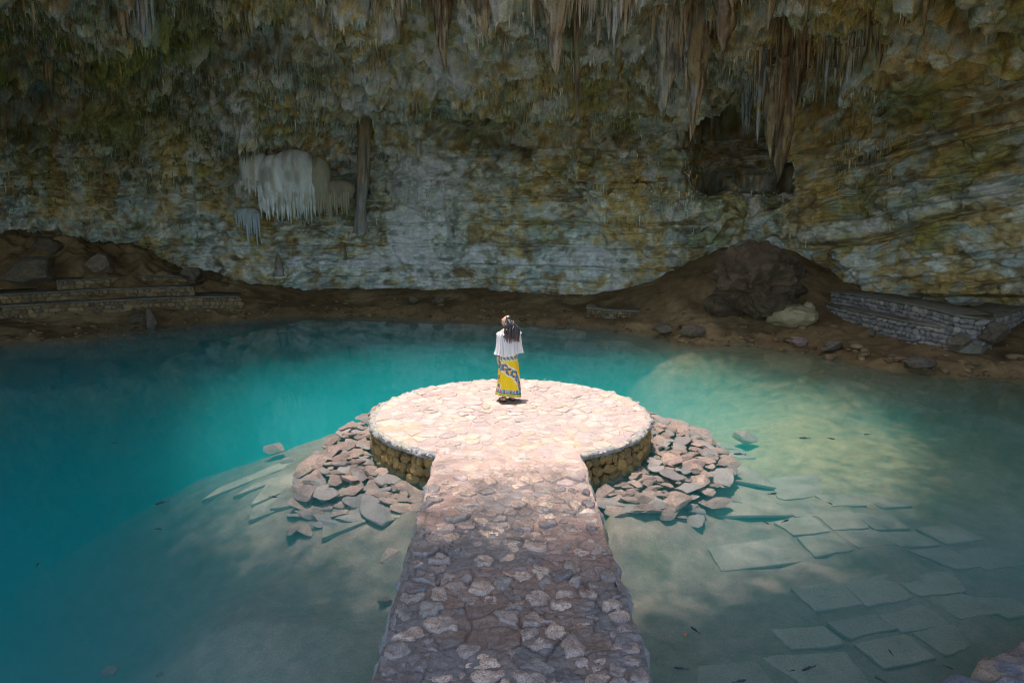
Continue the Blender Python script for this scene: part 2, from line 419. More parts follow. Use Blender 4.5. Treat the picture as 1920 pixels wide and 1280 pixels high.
# coarse tree for placing things against the rock
cs = 3
ci = np.arange(0, NV, cs); ri = np.arange(0, NW+NCL, cs)
Pc = np.stack([X, Y, Z], -1)[np.ix_(ri, ci)]
bvh = BVHTree.FromPolygons([tuple(p) for p in Pc.reshape(-1, 3)], [tuple(int(k) for k in f) for f in grid_faces(len(ri), len(ci))])
CAMP = Vector((0, 0, HC))
def hit(px, py):
    r = bvh.ray_cast(CAMP, ray_dir(px, py))
    return r[0], r[1]

# ================================================================ POOL BED AND BANKS
Q0 = np.array([0.0, 12.0])
sh = [at_z(px, py, 0.0) for px, py in [(-350, 655), (-150, 648), (0, 640), (150, 630), (300, 612), (400, 600), (500, 594), (640, 590), (800, 597), (960, 602), (1100, 610),
      (1200, 622), (1290, 640), (1390, 643), (1480, 655), (1560, 668), (1650, 684), (1750, 697), (1900, 710), (2100, 742)]]
sh = [(p.x, p.y) for p in sh]+[(15, 9), (13, 4), (8, 0.5), (2, -2), (-6, -3), (-16, 0), (-22, 8)]
spl = catmull(sh, 12)
sth = np.arctan2(spl[:, 1]-Q0[1], spl[:, 0]-Q0[0]); sr = np.hypot(spl[:, 1]-Q0[1], spl[:, 0]-Q0[0]); o2 = np.argsort(sth)
sth = sth[o2]; sr = sr[o2]
def shore_d(x, y):
    th = np.arctan2(y-Q0[1], x-Q0[0]); r = np.hypot(x-Q0[0], y-Q0[1])
    return r-np.interp(th, sth, sr, period=2*np.pi)-0.35*fbm(x, y, 0, 0.7, 3)
def depth_at(x, y):
    # deepens gently away from the shelf: steeper towards the left and the back, hardly at all on the right
    dist = np.hypot(x, y); az = np.degrees(np.arctan2(x, np.maximum(y, 0.5)))
    k_ = np.interp(az, [-40, -14, 4, 14, 24, 40], [0.23, 0.21, 0.19, 0.05, 0.0, 0.0])
    d = 0.62-0.14*sstep(12, 26, az)*sstep(7, 11, y)+k_*np.clip(dist-8.2, 0, 14)+1.1*sstep(20, 42, -az)*sstep(4, 9, dist)
    d = d+0.10*fbm(x, y, 1, 0.6, 3)
    R = np.hypot(x+0.03, y-11.57)
    back_ = sstep(12.4, 14.4, y); R2 = R+1.3*back_+4.5*back_*np.exp(-(x/3.0)**4)+0.5*(np.abs(x) < 1.3)*(y < 10)
    heap = np.interp(R2, [2.3, 2.7, 3.1, 3.5, 3.9, 4.3, 5.0, 6.0, 7.5, 9.5, 13], [0.24, 0.22, 0.20, 0.32, 0.47, 0.60, 0.84, 1.20, 2.0, 3.2, 6.0])
    heap = heap+0.05*fbm(x, y, 3, 1.5, 3)
    k = sstep(-0.4, 0.4, d-heap)
    return d*(1-k)+heap*k
def ground_z(x, y):
    sd = shore_d(x, y)
    out = 0.02+0.19*np.clip(sd, 0, 3)+0.06*np.clip(sd-3, 0, 8)
    out = out+1.75*np.exp(-((x-8.9)/3.6)**2-((y-25.4)/2.6)**2)*(1+0.12*ridged(x, y, 6, 1.1, 4))*sstep(0, 2.5, sd)
    hill = np.exp(-((x+17.0)/4.8)**2-((y-27.3)/2.3)**2)*sstep(0, 3, sd)
    out = out+1.75*hill+np.minimum(hill*2, 1)*(0.55*ridged(x, y, 3, 0.8, 4)-0.25+0.22*ridged(x, y, 8, 2.4, 4))
    out = out-0.25*np.exp(-((x+15)/6)**2-((y-22.8)/1.2)**2)
    out = out+1.0*np.exp(-((x+20.5)/3.0)**2-((y-26.0)/2.0)**2)*sstep(0, 3, sd)
    out = out+0.8*sstep(14, 17, x)*sstep(0.5, 3, sd)
    edge = np.exp(-((sd-0.55)/0.5)**2)
    out = out+edge*0.22*(ridged(x, y, 2, 0.9, 3)-0.3)+0.10*fbm(x, y, 5, 0.8, 4)*sstep(0.0, 1.0, sd)+0.05*ridged(x, y, 4, 2.6, 3)*sstep(0, .6, sd)
    ins = -depth_at(x, y)*sstep(0.0, 4.8, -sd+0.6)**1.3-0.03
    w = sstep(-0.25, 0.15, sd)
    return ins*(1-w)+out*w
gx = np.concatenate([np.linspace(-40, -24, 12)[:-1], np.linspace(-24, 20, 560), np.linspace(20, 40, 12)[1:]])
gy = np.concatenate([np.linspace(-45, -5, 25)[:-1], np.linspace(-5, 31, 520), np.linspace(31, 45, 8)[1:]])
GX, GY = np.meshgrid(gx, gy)
GZ = ground_z(GX, GY)
GZ += 0.02*fbm(GX, GY, 0, 3.1, 4)+0.008*ridged(GX, GY, 0, 9.0, 2)
behind = sstep(2.0, -8.0, GY)
SAND = np.array([0.19, 0.155, 0.125]); SOIL = np.array([0.20, 0.13, 0.06]); MUD = np.array([0.22, 0.20, 0.12])
sdg = shore_d(GX, GY)
gc = np.zeros(GX.shape+(3,))+SAND
gc = mixc(gc, np.array([0.28, 0.235, 0.18]), sstep(-0.2, 0.5, fbm(GX, GY, 3, 0.5, 4))*0.6)
gc = mixc(gc, MUD*0.6, sstep(0.0, 0.5, fbm(GX, GY, 9, 1.6, 4))*0.5)
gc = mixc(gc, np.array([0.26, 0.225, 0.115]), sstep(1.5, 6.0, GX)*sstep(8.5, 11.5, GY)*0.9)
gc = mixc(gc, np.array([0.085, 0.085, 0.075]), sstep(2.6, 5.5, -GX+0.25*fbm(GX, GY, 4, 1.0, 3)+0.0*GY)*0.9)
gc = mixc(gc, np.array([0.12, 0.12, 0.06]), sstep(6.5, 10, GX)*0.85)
gc = mixc(gc, SOIL, sstep(-0.5, 0.1, sdg))
gc = mixc(gc, SOIL*0.5, sstep(-0.1, 0.5, fbm(GX, GY, 2, 1.2, 4))*sstep(0, 0.2, sdg)*0.7)
gc = mixc(gc, np.array([0.34, 0.24, 0.12]), sstep(0.0, 0.6, fbm(GX, GY, 6, 0.8, 4))*sstep(0, 0.2, sdg)*0.6*(1-sstep(5, 9, GX)))
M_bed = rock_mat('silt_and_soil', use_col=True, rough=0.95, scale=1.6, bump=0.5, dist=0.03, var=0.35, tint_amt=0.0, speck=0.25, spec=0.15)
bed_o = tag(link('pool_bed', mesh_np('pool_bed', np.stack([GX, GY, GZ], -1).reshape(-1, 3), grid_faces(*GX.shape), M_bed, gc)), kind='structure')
def gz(x, y): return float(ground_z(np.array([x], float), np.array([y], float))[0])

# ================================================================ WATER (closed body with silt in it)
def water_material():
    m = bpy.data.materials.new('pool_water'); m.use_nodes = True
    nt = m.node_tree; N = nt.nodes; L = nt.links
    for n in list(N): N.remove(n)
    out = N.new('ShaderNodeOutputMaterial')
    tr = N.new('ShaderNodeBsdfTransparent'); gl = N.new('ShaderNodeBsdfGlossy'); gl.inputs['Roughness'].default_value = 0.02
    fr = N.new('ShaderNodeFresnel'); fr.inputs['IOR'].default_value = 1.33
    tc_ = N.new('ShaderNodeTexCoord'); mp = N.new('ShaderNodeMapping'); mp.inputs['Scale'].default_value = (1.0, 0.35, 1)
    L.new(tc_.outputs['Object'], mp.inputs[0])
    nz = N.new('ShaderNodeTexNoise'); nz.inputs['Scale'].default_value = 1.6; nz.inputs['Detail'].default_value = 5; nz.inputs['Roughness'].default_value = 0.55
    L.new(mp.outputs[0], nz.inputs['Vector'])
    bp = N.new('ShaderNodeBump'); bp.inputs['Strength'].default_value = 0.22; bp.inputs['Distance'].default_value = 0.02
    L.new(nz.outputs[0], bp.inputs['Height']); L.new(bp.outputs[0], gl.inputs['Normal']); L.new(bp.outputs[0], fr.inputs['Normal'])
    geo = N.new('ShaderNodeNewGeometry')
    inv = N.new('ShaderNodeMath'); inv.operation = 'SUBTRACT'; inv.inputs[0].default_value = 1; L.new(geo.outputs['Backfacing'], inv.inputs[1])
    mu = N.new('ShaderNodeMath'); mu.operation = 'MULTIPLY'; L.new(fr.outputs[0], mu.inputs[0]); L.new(inv.outputs[0], mu.inputs[1])
    mx = N.new('ShaderNodeMixShader'); L.new(mu.outputs[0], mx.inputs[0]); L.new(tr.outputs[0], mx.inputs[1]); L.new(gl.outputs[0], mx.inputs[2])
    L.new(mx.outputs[0], out.inputs['Surface'])
    vs = N.new('ShaderNodeVolumeScatter'); vs.inputs['Color'].default_value = (0.04, 0.86, 0.88, 1); vs.inputs['Density'].default_value = 0.27
    vs.inputs['Anisotropy'].default_value = 0.45
    va = N.new('ShaderNodeVolumeAbsorption'); va.inputs['Color'].default_value = (0.0, 0.76, 0.78, 1); va.inputs['Density'].default_value = 0.23
    ad = N.new('ShaderNodeAddShader'); L.new(vs.outputs[0], ad.inputs[0]); L.new(va.outputs[0], ad.inputs[1])
    L.new(ad.outputs[0], out.inputs['Volume'])
    return m
M_water = water_material()
wv = [(-27, -4, 0), (22, -4, 0), (22, 29, 0), (-27, 29, 0), (-27, -4, -5), (22, -4, -5), (22, 29, -5), (-27, 29, -5)]
wf = [[0, 1, 2, 3], [7, 6, 5, 4], [0, 4, 5, 1], [1, 5, 6, 2], [2, 6, 7, 3], [3, 7, 4, 0]]
tag(link('water', mesh_np('water', np.array(wv, float), np.array(wf), M_water, smooth=False)), kind='structure')

# ================================================================ PLATFORM AND PIER
import bmesh
PCX, PCY, PR, PT = -0.03, 11.57, 2.42, 0.38
def poly_clip(poly, nx, ny, d):
    """keep the side n.p <= d"""
    out = []
    for i in range(len(poly)):
        a = poly[i]; b = poly[(i+1) % len(poly)]
        da = nx*a[0]+ny*a[1]-d; db = nx*b[0]+ny*b[1]-d
        if da <= 0: out.append(a)
        if (da < 0) != (db < 0) and abs(da-db) > 1e-12:
            t = da/(da-db); out.append((a[0]+(b[0]-a[0])*t, a[1]+(b[1]-a[1])*t))
    return out
def voronoi(sites, inside):
    cells = []
    S_ = np.array(sites)
    for i, (x, y) in enumerate(sites):
        poly = [(x-0.6, y-0.6), (x+0.6, y-0.6), (x+0.6, y+0.6), (x-0.6, y+0.6)]
        d2 = ((S_-S_[i])**2).sum(1); near = np.argsort(d2)[1:22]
        for j in near:
            nx, ny = S_[j]-S_[i]; L = math.hypot(nx, ny); nx /= L; ny /= L
            poly = poly_clip(poly, nx, ny, nx*(x+S_[j][0])/2+ny*(y+S_[j][1])/2)
            if len(poly) < 3: break
        for (nx, ny, d) in inside(x, y):
            if len(poly) >= 3: poly = poly_clip(poly, nx, ny, d)
        cells.append(poly if len(poly) >= 3 else None)
    return cells
def chaikin(p, n=2):
    for _ in range(n):
        q = []
        for i in range(len(p)):
            a = p[i]; b = p[(i+1) % len(p)]
            q += [(a[0]*.78+b[0]*.22, a[1]*.78+b[1]*.22), (a[0]*.22+b[0]*.78, a[1]*.22+b[1]*.78)]
        p = q
    return p
def resample(p, m):
    P = np.array(p+[p[0]]); L = np.concatenate([[0], np.cumsum(np.hypot(*np.diff(P, axis=0).T))])
    t = np.linspace(0, L[-1], m, endpoint=False)
    return np.stack([np.interp(t, L, P[:, 0]), np.interp(t, L, P[:, 1])], 1)
def stone_from_poly(poly, shrink, h, mat, rough=0.006, m=22, seed=0, flat=0.8, ragged=0.05, ns=1.0):
    """a set stone: outline in plan, rough domed top; returns mesh and centre"""
    c = np.mean(poly, axis=0); p = resample(chaikin(poly), m)-c
    r = np.hypot(p[:, 0], p[:, 1]); a = np.arctan2(p[:, 1], p[:, 0])
    k = 1-shrink/np.maximum(r, 0.04); k = np.clip(k, 0.35, 1)
    k = k*(1+ragged*fbm(np.cos(a)*2.2, np.sin(a)*2.2, seed*1.7, 1.0, 3))
    p = p*k[:, None]
    scl = [1.04, 1.0, 0.95, 0.82, 0.6, 0.32, 0.0]; zz_ = [-0.05, 0.15*h, 0.75*h, h, h, h, h]
    vs = []
    for s_, z_ in list(zip(scl, zz_))[:-1]:
        x = p[:, 0]*s_; y = p[:, 1]*s_
        nz = rough*fbm((x+c[0])*1, (y+c[1])*1, seed*3.1, 9*ns, 4)*2+rough*1.6*vnoise(x+c[0], y+c[1], seed, 4*ns)
        vs.append(np.stack([x, y, z_+nz*(1 if s_ < 1 else 0.3)], 1))
    vs.append(np.array([[0, 0, h+rough*fbm(c[0], c[1], seed*3.1, 9*ns, 4)]]))
    v = np.concatenate(vs); f4 = []
    for k_ in range(5):
        for i in range(m): f4.append((k_*m+i, k_*m+(i+1) % m, (k_+1)*m+(i+1) % m, (k_+1)*m+i))
    f3 = [(5*m+i, 5*m+(i+1) % m, 6*m) for i in range(m)]
    return mesh_np('stone', v, [np.array(f4), np.array(f3)], mat), c
def scatter_sites(x0, x1, y0, y1, dmin, ok, tries, aniso=1.0):
    pts = []
    for _ in range(tries):
        x = rnd.uniform(x0, x1); y = rnd.uniform(y0, y1)
        if not ok(x, y): continue
        dm = dmin*rnd.choice([0.7, 1.0, 1.0, 1.25])
        if all((x-a)**2+((y-b)*aniso)**2 > dm*dm for a, b in pts): pts.append((x, y))
    return pts

M_stone_w = rock_mat('platform_stone', base=(0.395, 0.31, 0.285), use_col=False, rough=0.85, scale=2.0, bump=0.6, dist=0.012, var=0.22, tint=(0.43, 0.36, 0.20), tint_amt=0.5, rand=0.2, wet=0.45, spec=0.35, speck=0.22)
M_stone_p = rock_mat('pier_stone', base=(0.43, 0.32, 0.24), use_col=False, rough=0.7, scale=2.5, bump=0.9, dist=0.014, var=0.40, tint=(0.17, 0.15, 0.14), tint_amt=0.7, rand=0.38, wet=0.12, spec=0.75, speck=0.6)
M_stone_g = rock_mat('slate_stone', base=(0.20, 0.175, 0.155), use_col=False, rough=0.6, scale=2.5, bump=0.9, dist=0.014, var=0.35, tint=(0.30, 0.20, 0.16), tint_amt=0.5, rand=0.30, wet=0.12, spec=0.75, speck=0.35)
M_mortar = rock_mat('lime_mortar', use_col=True, rough=0.75, scale=2.2, bump=0.7, dist=0.012, var=0.28, tint_amt=0.0, wet=0.25, spec=0.5, speck=0.35)
M_ochre = rock_mat('wet_ochre_stone', base=(0.31, 0.20, 0.065), use_col=False, rough=0.7, scale=2.4, bump=0.8, dist=0.02, var=0.4, tint=(0.12, 0.075, 0.025), tint_amt=0.8, rand=0.3, wet=0.35, spec=0.4, speck=0.3)
M_crust = rock_mat('limewashed_crust', base=(0.30, 0.285, 0.27), use_col=False, rough=0.8, scale=4.0, bump=1.0, dist=0.02, var=0.55, tint=(0.42, 0.36, 0.16), tint_amt=0.4, spec=0.3, speck=0.6)

def pier_x(y):                              # edges of the pier at distance y
    l = np.interp(y, [2, 4.5, 9.6], [-1.02, -1.03, -1.10]); r = np.interp(y, [2, 4.5, 9.6], [1.06, 1.05, 0.985])
    return l, r
def crack_h(x, y, f, seed):
    f1_, f2_, id_ = worley(x*f+0.3*fbm(x, y, 1, 3, 3), y*f*1.25+0.3*fbm(y, x, 2, 3, 3), seed)
    return 1-sstep(0.0, 0.10, f2_-f1_), id_
# --- platform
plat = tag(empty('stone_platform', (PCX, PCY, 0)), 'round sunlit stone platform with pale crusted rim, the person standing on it', 'platform')
n_r, n_a = 90, 300
RR, AA = np.meshgrid(np.linspace(0.02, PR, n_r), np.linspace(0, 2*np.pi, n_a, endpoint=False), indexing='ij')
edg = 1+0.010*fbm(np.cos(AA)*4, np.sin(AA)*4, 0, 2.5, 3)
bx_ = RR*np.cos(AA)*edg; by_ = RR*np.sin(AA)*edg
ck, _ = crack_h(bx_, by_, 2.2, 4)
bz_ = PT+0.004+0.010*fbm(bx_, by_, 0, 2.0, 4)-0.022*ck*sstep(0.0, 0.5, fbm(bx_, by_, 5, 1.1, 2))-0.03*sstep(PR-0.05, PR, RR)
colp = np.zeros(bx_.shape+(3,))+np.array([0.40, 0.30, 0.265])
colp = mixc(colp, np.array([0.40, 0.32, 0.15]), sstep(0.15, 0.6, fbm(bx_, by_, 3, 1.1, 4))*0.5*sstep(1.0, 2.3, RR))
colp = mixc(colp, np.array([0.30, 0.29, 0.29]), sstep(0.2, 0.5, fbm(bx_, by_, 8, 2.5, 4))*0.5)
link('mortar_bed', mesh_np('mortar_bed', np.stack([bx_, by_, bz_], -1).reshape(-1, 3), grid_faces(n_r, n_a, True), M_mortar, colp), plat)
# body under the top
def lathe_noise(name, prof, n, mat, amp, f, col=None, r0=0, seed=0):
    a = np.linspace(0, 2*np.pi, n, endpoint=False)
    R_ = np.array([p[0] for p in prof])[:, None]+0*a[None]; Z_ = np.array([p[1] for p in prof])[:, None]+0*a[None]
    x = R_*np.cos(a); y = R_*np.sin(a); d = amp*fbm(x, y, Z_+seed, f, 4)+amp*0.8*ridged(x, y, Z_+seed, f*2.5, 2)-amp*0.4
    return mesh_np(name, np.stack([(R_+d)*np.cos(a), (R_+d)*np.sin(a), Z_+d*0.3], -1).reshape(-1, 3), grid_faces(len(prof), n, True), mat, col)
link('core', lathe_noise('core', [(PR-0.14, -1.1), (PR-0.14, -0.5), (PR-0.13, -0.2), (PR-0.12, 0), (PR-0.12, 0.15), (PR-0.12, 0.3), (PR-0.3, 0.34)], 260, M_ochre, 0.03, 3.0), plat)
prof = [(PR-0.13, PT-0.12), (PR-0.06, PT-0.115), (PR-0.02, PT-0.10), (PR+0.005, PT-0.08), (PR+0.016, PT-0.05), (PR+0.012, PT-0.02), (PR-0.01, PT+0.004), (PR-0.05, PT+0.012), (PR-0.10, PT+0.008), (PR-0.16, PT-0.02)]
link('rim_crust', lathe_noise('rim_crust', prof, 900, M_crust, 0.055, 8.0, seed=2), plat)
def in_disc(x, y):
    out = []
    for k in range(12):
        a = math.atan2(y, x)+(k-5.5)*0.05
        out.append((math.cos(a), math.sin(a), PR-0.07))
    return out
sites = scatter_sites(-PR, PR, -PR, PR, 0.235, lambda x, y: x*x+y*y < (PR-0.12)**2, 9000, 1.15)[:290]
cells = voronoi(sites, in_disc)
for i, c in enumerate(cells):
    if c is None: continue
    me, ctr = stone_from_poly(c, rnd.uniform(0.012, 0.035), rnd.uniform(0.006, 0.020), M_stone_w, rough=0.004, m=20, seed=i, ragged=0.10)
    link('stone', me, plat, loc=(ctr[0], ctr[1], PT))
# --- lumps of stone in the side of the platform
def lump_mesh(name, mat, seed, planes=9, sub=3, noise=0.08, cut=(0.72, 0.95), sharp=24):
    r_ = random.Random(seed)
    bm = bmesh.new(); bmesh.ops.create_icosphere(bm, subdivisions=sub, radius=1.0)
    co = np.array([v.co[:] for v in bm.verts])
    for _ in range(planes):
        n = np.array([r_.gauss(0, 1), r_.gauss(0, 1), r_.gauss(0, 0.8)]); n /= np.linalg.norm(n); d = r_.uniform(*cut)
        s_ = co@n; over = np.maximum(s_-d, 0); co = co-over[:, None]*n*0.98
    nn = noise*fbm(co[:, 0]+seed, co[:, 1], co[:, 2], 1.6, 4)+noise*0.5*ridged(co[:, 0], co[:, 1]+seed, co[:, 2], 3.5, 2)
    co = co*(1+nn)[:, None]
    for v, c in zip(bm.verts, co): v.co = c
    me = bpy.data.meshes.new(name); bm.to_mesh(me); bm.free(); me.materials.append(mat)
    me.polygons.foreach_set('use_smooth', [True]*len(me.polygons))
    try: me.set_sharp_from_angle(angle=math.radians(sharp))
    except Exception: pass
    return me
side_m = [lump_mesh('side_stone', M_ochre, 50+k, planes=8, sub=3, noise=0.20, cut=(0.6, 0.92)) for k in range(7)]
for row, (z_, hh) in enumerate([(0.20, 0.08), (0.05, 0.09), (-0.11, 0.095)]):
    a = 0.07*row
    while a < 2*math.pi:
        w = rnd.choice([0.06, 0.08, 0.10, 0.135])
        a += w/PR
        x = (PR-0.075+rnd.uniform(-0.02, 0.02))*math.cos(a); y = (PR-0.075)*math.sin(a)
        link('side_stone', rnd.choice(side_m), plat, loc=(x, y, z_+rnd.uniform(-0.02, 0.02)), rot=(rnd.uniform(-.2, .2), rnd.uniform(-.2, .2), a+math.pi/2+rnd.uniform(-.2, .2)),
             scale=(w*1.08, rnd.uniform(0.07, 0.10), hh*rnd.uniform(0.85, 1.15)))
        a += w/PR
# --- pier
PY0, PY1 = 1.6, 9.62
pier = tag(empty('stone_pier', (0, 0, 0)), 'straight wet rubble stone walkway leading from the viewer to the round platform', 'walkway')
ny, nx = 560, 170
yy = PY0+(PY1-PY0)*np.linspace(0, 1, ny); uu = np.linspace(0, 1, nx)
MY, MU = np.meshgrid(yy, uu, indexing='ij')
l, r = pier_x(MY); wig = 0.035*fbm(MY, 0*MY, 3, 1.6, 4)
l = l+0.035*fbm(MY, 1, 3, 2.6, 4); r = r+0.035*fbm(MY, 5, 9, 2.6, 4)
MX = l+(r-l)*MU
ck, cidp = crack_h(MX, MY, 3.1, 17)
ck2, _ = crack_h(MX+3, MY, 6.5, 5)
nearf = 1-sstep(6.0, 9.0, MY)
MZ = PT+0.013+0.016*fbm(MX, MY, 2, 1.3, 3)+0.018*fbm(MX, MY, 4, 6.0, 4)*(0.4+0.6*nearf)-0.035*ck*sstep(-0.1, 0.4, fbm(MX, MY, 5, 1.4, 2))*(0.4+0.6*nearf)-0.012*ck2*nearf
MZ += 0.012*ridged(MX, MY, 3, 9, 3)*nearf
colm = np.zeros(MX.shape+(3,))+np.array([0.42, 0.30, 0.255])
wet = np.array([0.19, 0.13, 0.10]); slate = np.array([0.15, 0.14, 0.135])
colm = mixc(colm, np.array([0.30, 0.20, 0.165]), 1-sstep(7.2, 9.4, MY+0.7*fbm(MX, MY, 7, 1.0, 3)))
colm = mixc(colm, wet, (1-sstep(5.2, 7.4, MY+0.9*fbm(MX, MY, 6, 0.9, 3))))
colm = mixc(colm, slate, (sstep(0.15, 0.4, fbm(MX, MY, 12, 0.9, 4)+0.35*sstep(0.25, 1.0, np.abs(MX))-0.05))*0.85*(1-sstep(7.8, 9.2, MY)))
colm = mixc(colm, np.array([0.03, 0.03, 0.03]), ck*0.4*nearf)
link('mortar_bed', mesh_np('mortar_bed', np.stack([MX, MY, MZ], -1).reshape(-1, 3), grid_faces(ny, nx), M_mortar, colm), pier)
for sgn in (-1, 1):                                       # rough sides
    zs = np.array([0.012, -0.01, -0.05, -0.12, -0.2, -0.3, -0.42, -0.6, -1.3]); outw = np.array([-0.06, 0.0, 0.03, 0.045, 0.05, 0.055, 0.065, 0.08, 0.12])
    SY, SZ = np.meshgrid(np.linspace(PY0, PY1, 620), zs, indexing='ij'); SO = np.zeros_like(SY)+outw[None, :]
    l, r = pier_x(SY); e = l+0.035*fbm(SY, 1, 3, 2.6, 4) if sgn < 0 else r+0.035*fbm(SY, 5, 9, 2.6, 4)
    f1_, f2_, id_ = worley(SY*7, SZ*9+3, 30+sgn)
    d = 0.05*fbm(SY, SZ*1.5, sgn*3, 4.0, 4)+0.03*(id_-0.5)-0.05*(1-sstep(0, 0.2, f2_-f1_))*(zs < -0.03)
    SX = e+sgn*(SO+d*np.minimum(1, np.arange(9)/2.0)[None, :])
    cs_ = np.zeros(SX.shape+(3,))+np.array([0.22, 0.215, 0.21]); cs_ = mixc(cs_, np.array([0.25, 0.2, 0.09]), sstep(0, 0.5, fbm(SY, SZ, 2, 2.0, 3))*0.7)
    cs_ = mixc(cs_, np.array([0.40, 0.39, 0.38]), sstep(7.5, 9.3, SY)*0.6)
    f = grid_faces(620, 9)
    link('side_face', mesh_np('side_face', np.stack([SX, SY, PT+SZ+0.016*fbm(SX, SY, 2, 1.3, 3)], -1).reshape(-1, 3), f if sgn > 0 else f[:, ::-1], M_mortar, cs_), pier)
def in_pier(x, y):
    l, r = pier_x(y)
    return [(-1, 0, -(l+0.02)), (1, 0, r-0.02)]
def pier_ok(x, y):
    l, r = pier_x(y)
    return l+0.06 < x < r-0.06 and math.hypot(x-PCX, y-PCY) > PR+0.02
sites = scatter_sites(-1.1, 1.1, 3.2, 9.6, 0.225, pier_ok, 12000, 1.45)[:298]
cells = voronoi(sites, in_pier)
order = sorted(range(len(cells)), key=lambda i: sites[i][1])
for i in order:
    c = cells[i]; x, y = sites[i]
    if c is None: continue
    k = rnd.random(); near = 1-float(sstep(6.2, 8.8, np.array(y)))
    if near > 0.5 and k < 0.10: continue                 # bare mortar between stones
    edge_s = abs(x) > 0.72
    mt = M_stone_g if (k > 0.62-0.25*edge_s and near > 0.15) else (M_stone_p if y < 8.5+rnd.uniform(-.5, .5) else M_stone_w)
    h = rnd.choice([0.014, 0.02, 0.026, 0.034, 0.05]) if y < 8.5 else rnd.uniform(0.012, 0.026)
    me, ctr = stone_from_poly(c, rnd.uniform(0.004, 0.035 if near > .5 else 0.024), h, mt, rough=0.005+0.009*near, m=34, seed=i+400, ragged=0.30, ns=1.6)
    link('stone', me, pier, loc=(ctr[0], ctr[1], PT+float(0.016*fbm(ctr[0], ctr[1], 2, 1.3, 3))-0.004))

# ================================================================ ROCKS AROUND THE PLATFORM
M_rubble = rock_mat('rubble_rock', base=(0.44, 0.315, 0.255), use_col=False, rough=0.85, scale=2.0, bump=1.0, dist=0.04, var=0.55, tint=(0.27, 0.22, 0.20), tint_amt=0.6, rand=0.25, spec=0.3, speck=0.25)
rock_m = [lump_mesh('rock', M_rubble, 100+k, planes=15, sub=4, noise=0.045, cut=(0.38, 0.85)) for k in range(16)]
def heap_z(R):
    return float(np.interp(R, [2.3, 2.6, 2.85, 3.2, 3.6, 4.0, 4.4, 5.0], [-0.20, -0.15, -0.10, -0.11, -0.22, -0.38, -0.51, -0.62]))
rocks = []
for _ in range(9000):
    a = rnd.uniform(-math.pi, math.pi); R = 2.5+1.75*rnd.random()**1.1
    x = PCX+R*math.cos(a); y = PCY+R*math.sin(a)
    Rmax = 2.8+1.45*float(sstep(1.0, -1.2, np.array(math.sin(a))))+0.35*math.sin(a*3+1)
    if math.sin(a) > 0.70: Rmax = 2.5
    if R > Rmax or abs(x) < 1.22+0.05*rnd.random(): continue
    if y < 8.8: continue
    w = rnd.choice([0.09, 0.12, 0.14, 0.16, 0.19])*(0.85 if R < 2.8 else 1.25 if (R > 3.2 and y < 10.4) else 1.0)
    if all((x-p[0])**2+((y-p[1])*1.25)**2 > ((w+p[3])*0.60)**2 for p in rocks): rocks.append((x, y, R, w, a))
M_rub2 = rock_mat('grey_rubble', base=(0.25, 0.215, 0.195), use_col=False, rough=0.85, scale=2.0, bump=0.7, dist=0.03, var=0.3, tint=(0.25, 0.24, 0.24), tint_amt=0.6, rand=0.2, spec=0.3, speck=0.25)
rock_g = [lump_mesh('rock', M_rub2, 300+k, planes=15, sub=4, noise=0.045, cut=(0.38, 0.85)) for k in range(8)]
made = []
for i, (x, y, R, w, a) in enumerate(rocks):
    zc = heap_z(R)+rnd.uniform(-0.02, 0.05)-0.14*min(max(9.9-y, 0), 1); tl = rnd.uniform(-0.26, 0.26); grey = rnd.random() < 0.28
    o = link('rock', rnd.choice(rock_g if grey else rock_m), loc=(x, y, zc), rot=(tl-0.05, rnd.uniform(-0.22, 0.22), a+math.pi/2+rnd.uniform(-0.7, 0.7)),
             scale=(w*rnd.uniform(1.35, 1.8), w*rnd.uniform(0.95, 1.2), w*rnd.uniform(0.26, 0.42)))
    s_ = 'very large' if w > 0.19 else 'large' if w > 0.155 else 'middling' if w > 0.115 else 'small'
    wt = 'dry' if zc > -0.08 else 'half-sunken' if zc > -0.2 else 'sunken'
    ang = math.degrees(math.atan2(y-PCY, abs(x-PCX)))
    wh = 'its back quarter' if ang > 12 else 'its widest side' if ang > -12 else 'its front quarter' if ang > -32 else 'near the corner' if ang > -50 else 'by the walkway'
    rg = 'touching it' if R < 2.78 else 'second row out' if R < 3.15 else 'third row out' if R < 3.55 else 'outer edge'
    made.append((f"{s_} {'grey' if grey else 'pinkish'} {'tilted' if abs(tl) > 0.13 else 'flat'} {wt} rock {'left' if x < 0 else 'right'} of platform, {wh}, {rg}", o))
bylab = {}
for lb, o in made: bylab.setdefault(lb, []).append(o)
for lb, os_ in bylab.items():
    os_.sort(key=lambda o: o.location.y)
    words = [w+'-nearest ' for w in 'first second third fourth fifth sixth seventh eighth ninth tenth eleventh twelfth'.split()] if len(os_) > 4 else [''] if len(os_) == 1 else ['nearer ', 'farther '] if len(os_) == 2 else ['nearest ', 'middle ', 'farthest '] if len(os_) == 3 else ['nearest ', 'second-nearest ', 'third-nearest ', 'farthest ']+['']*9
    for w_, o in zip(words, os_): tag(o, w_+lb, 'rock', 'rocks heaped round the platform')
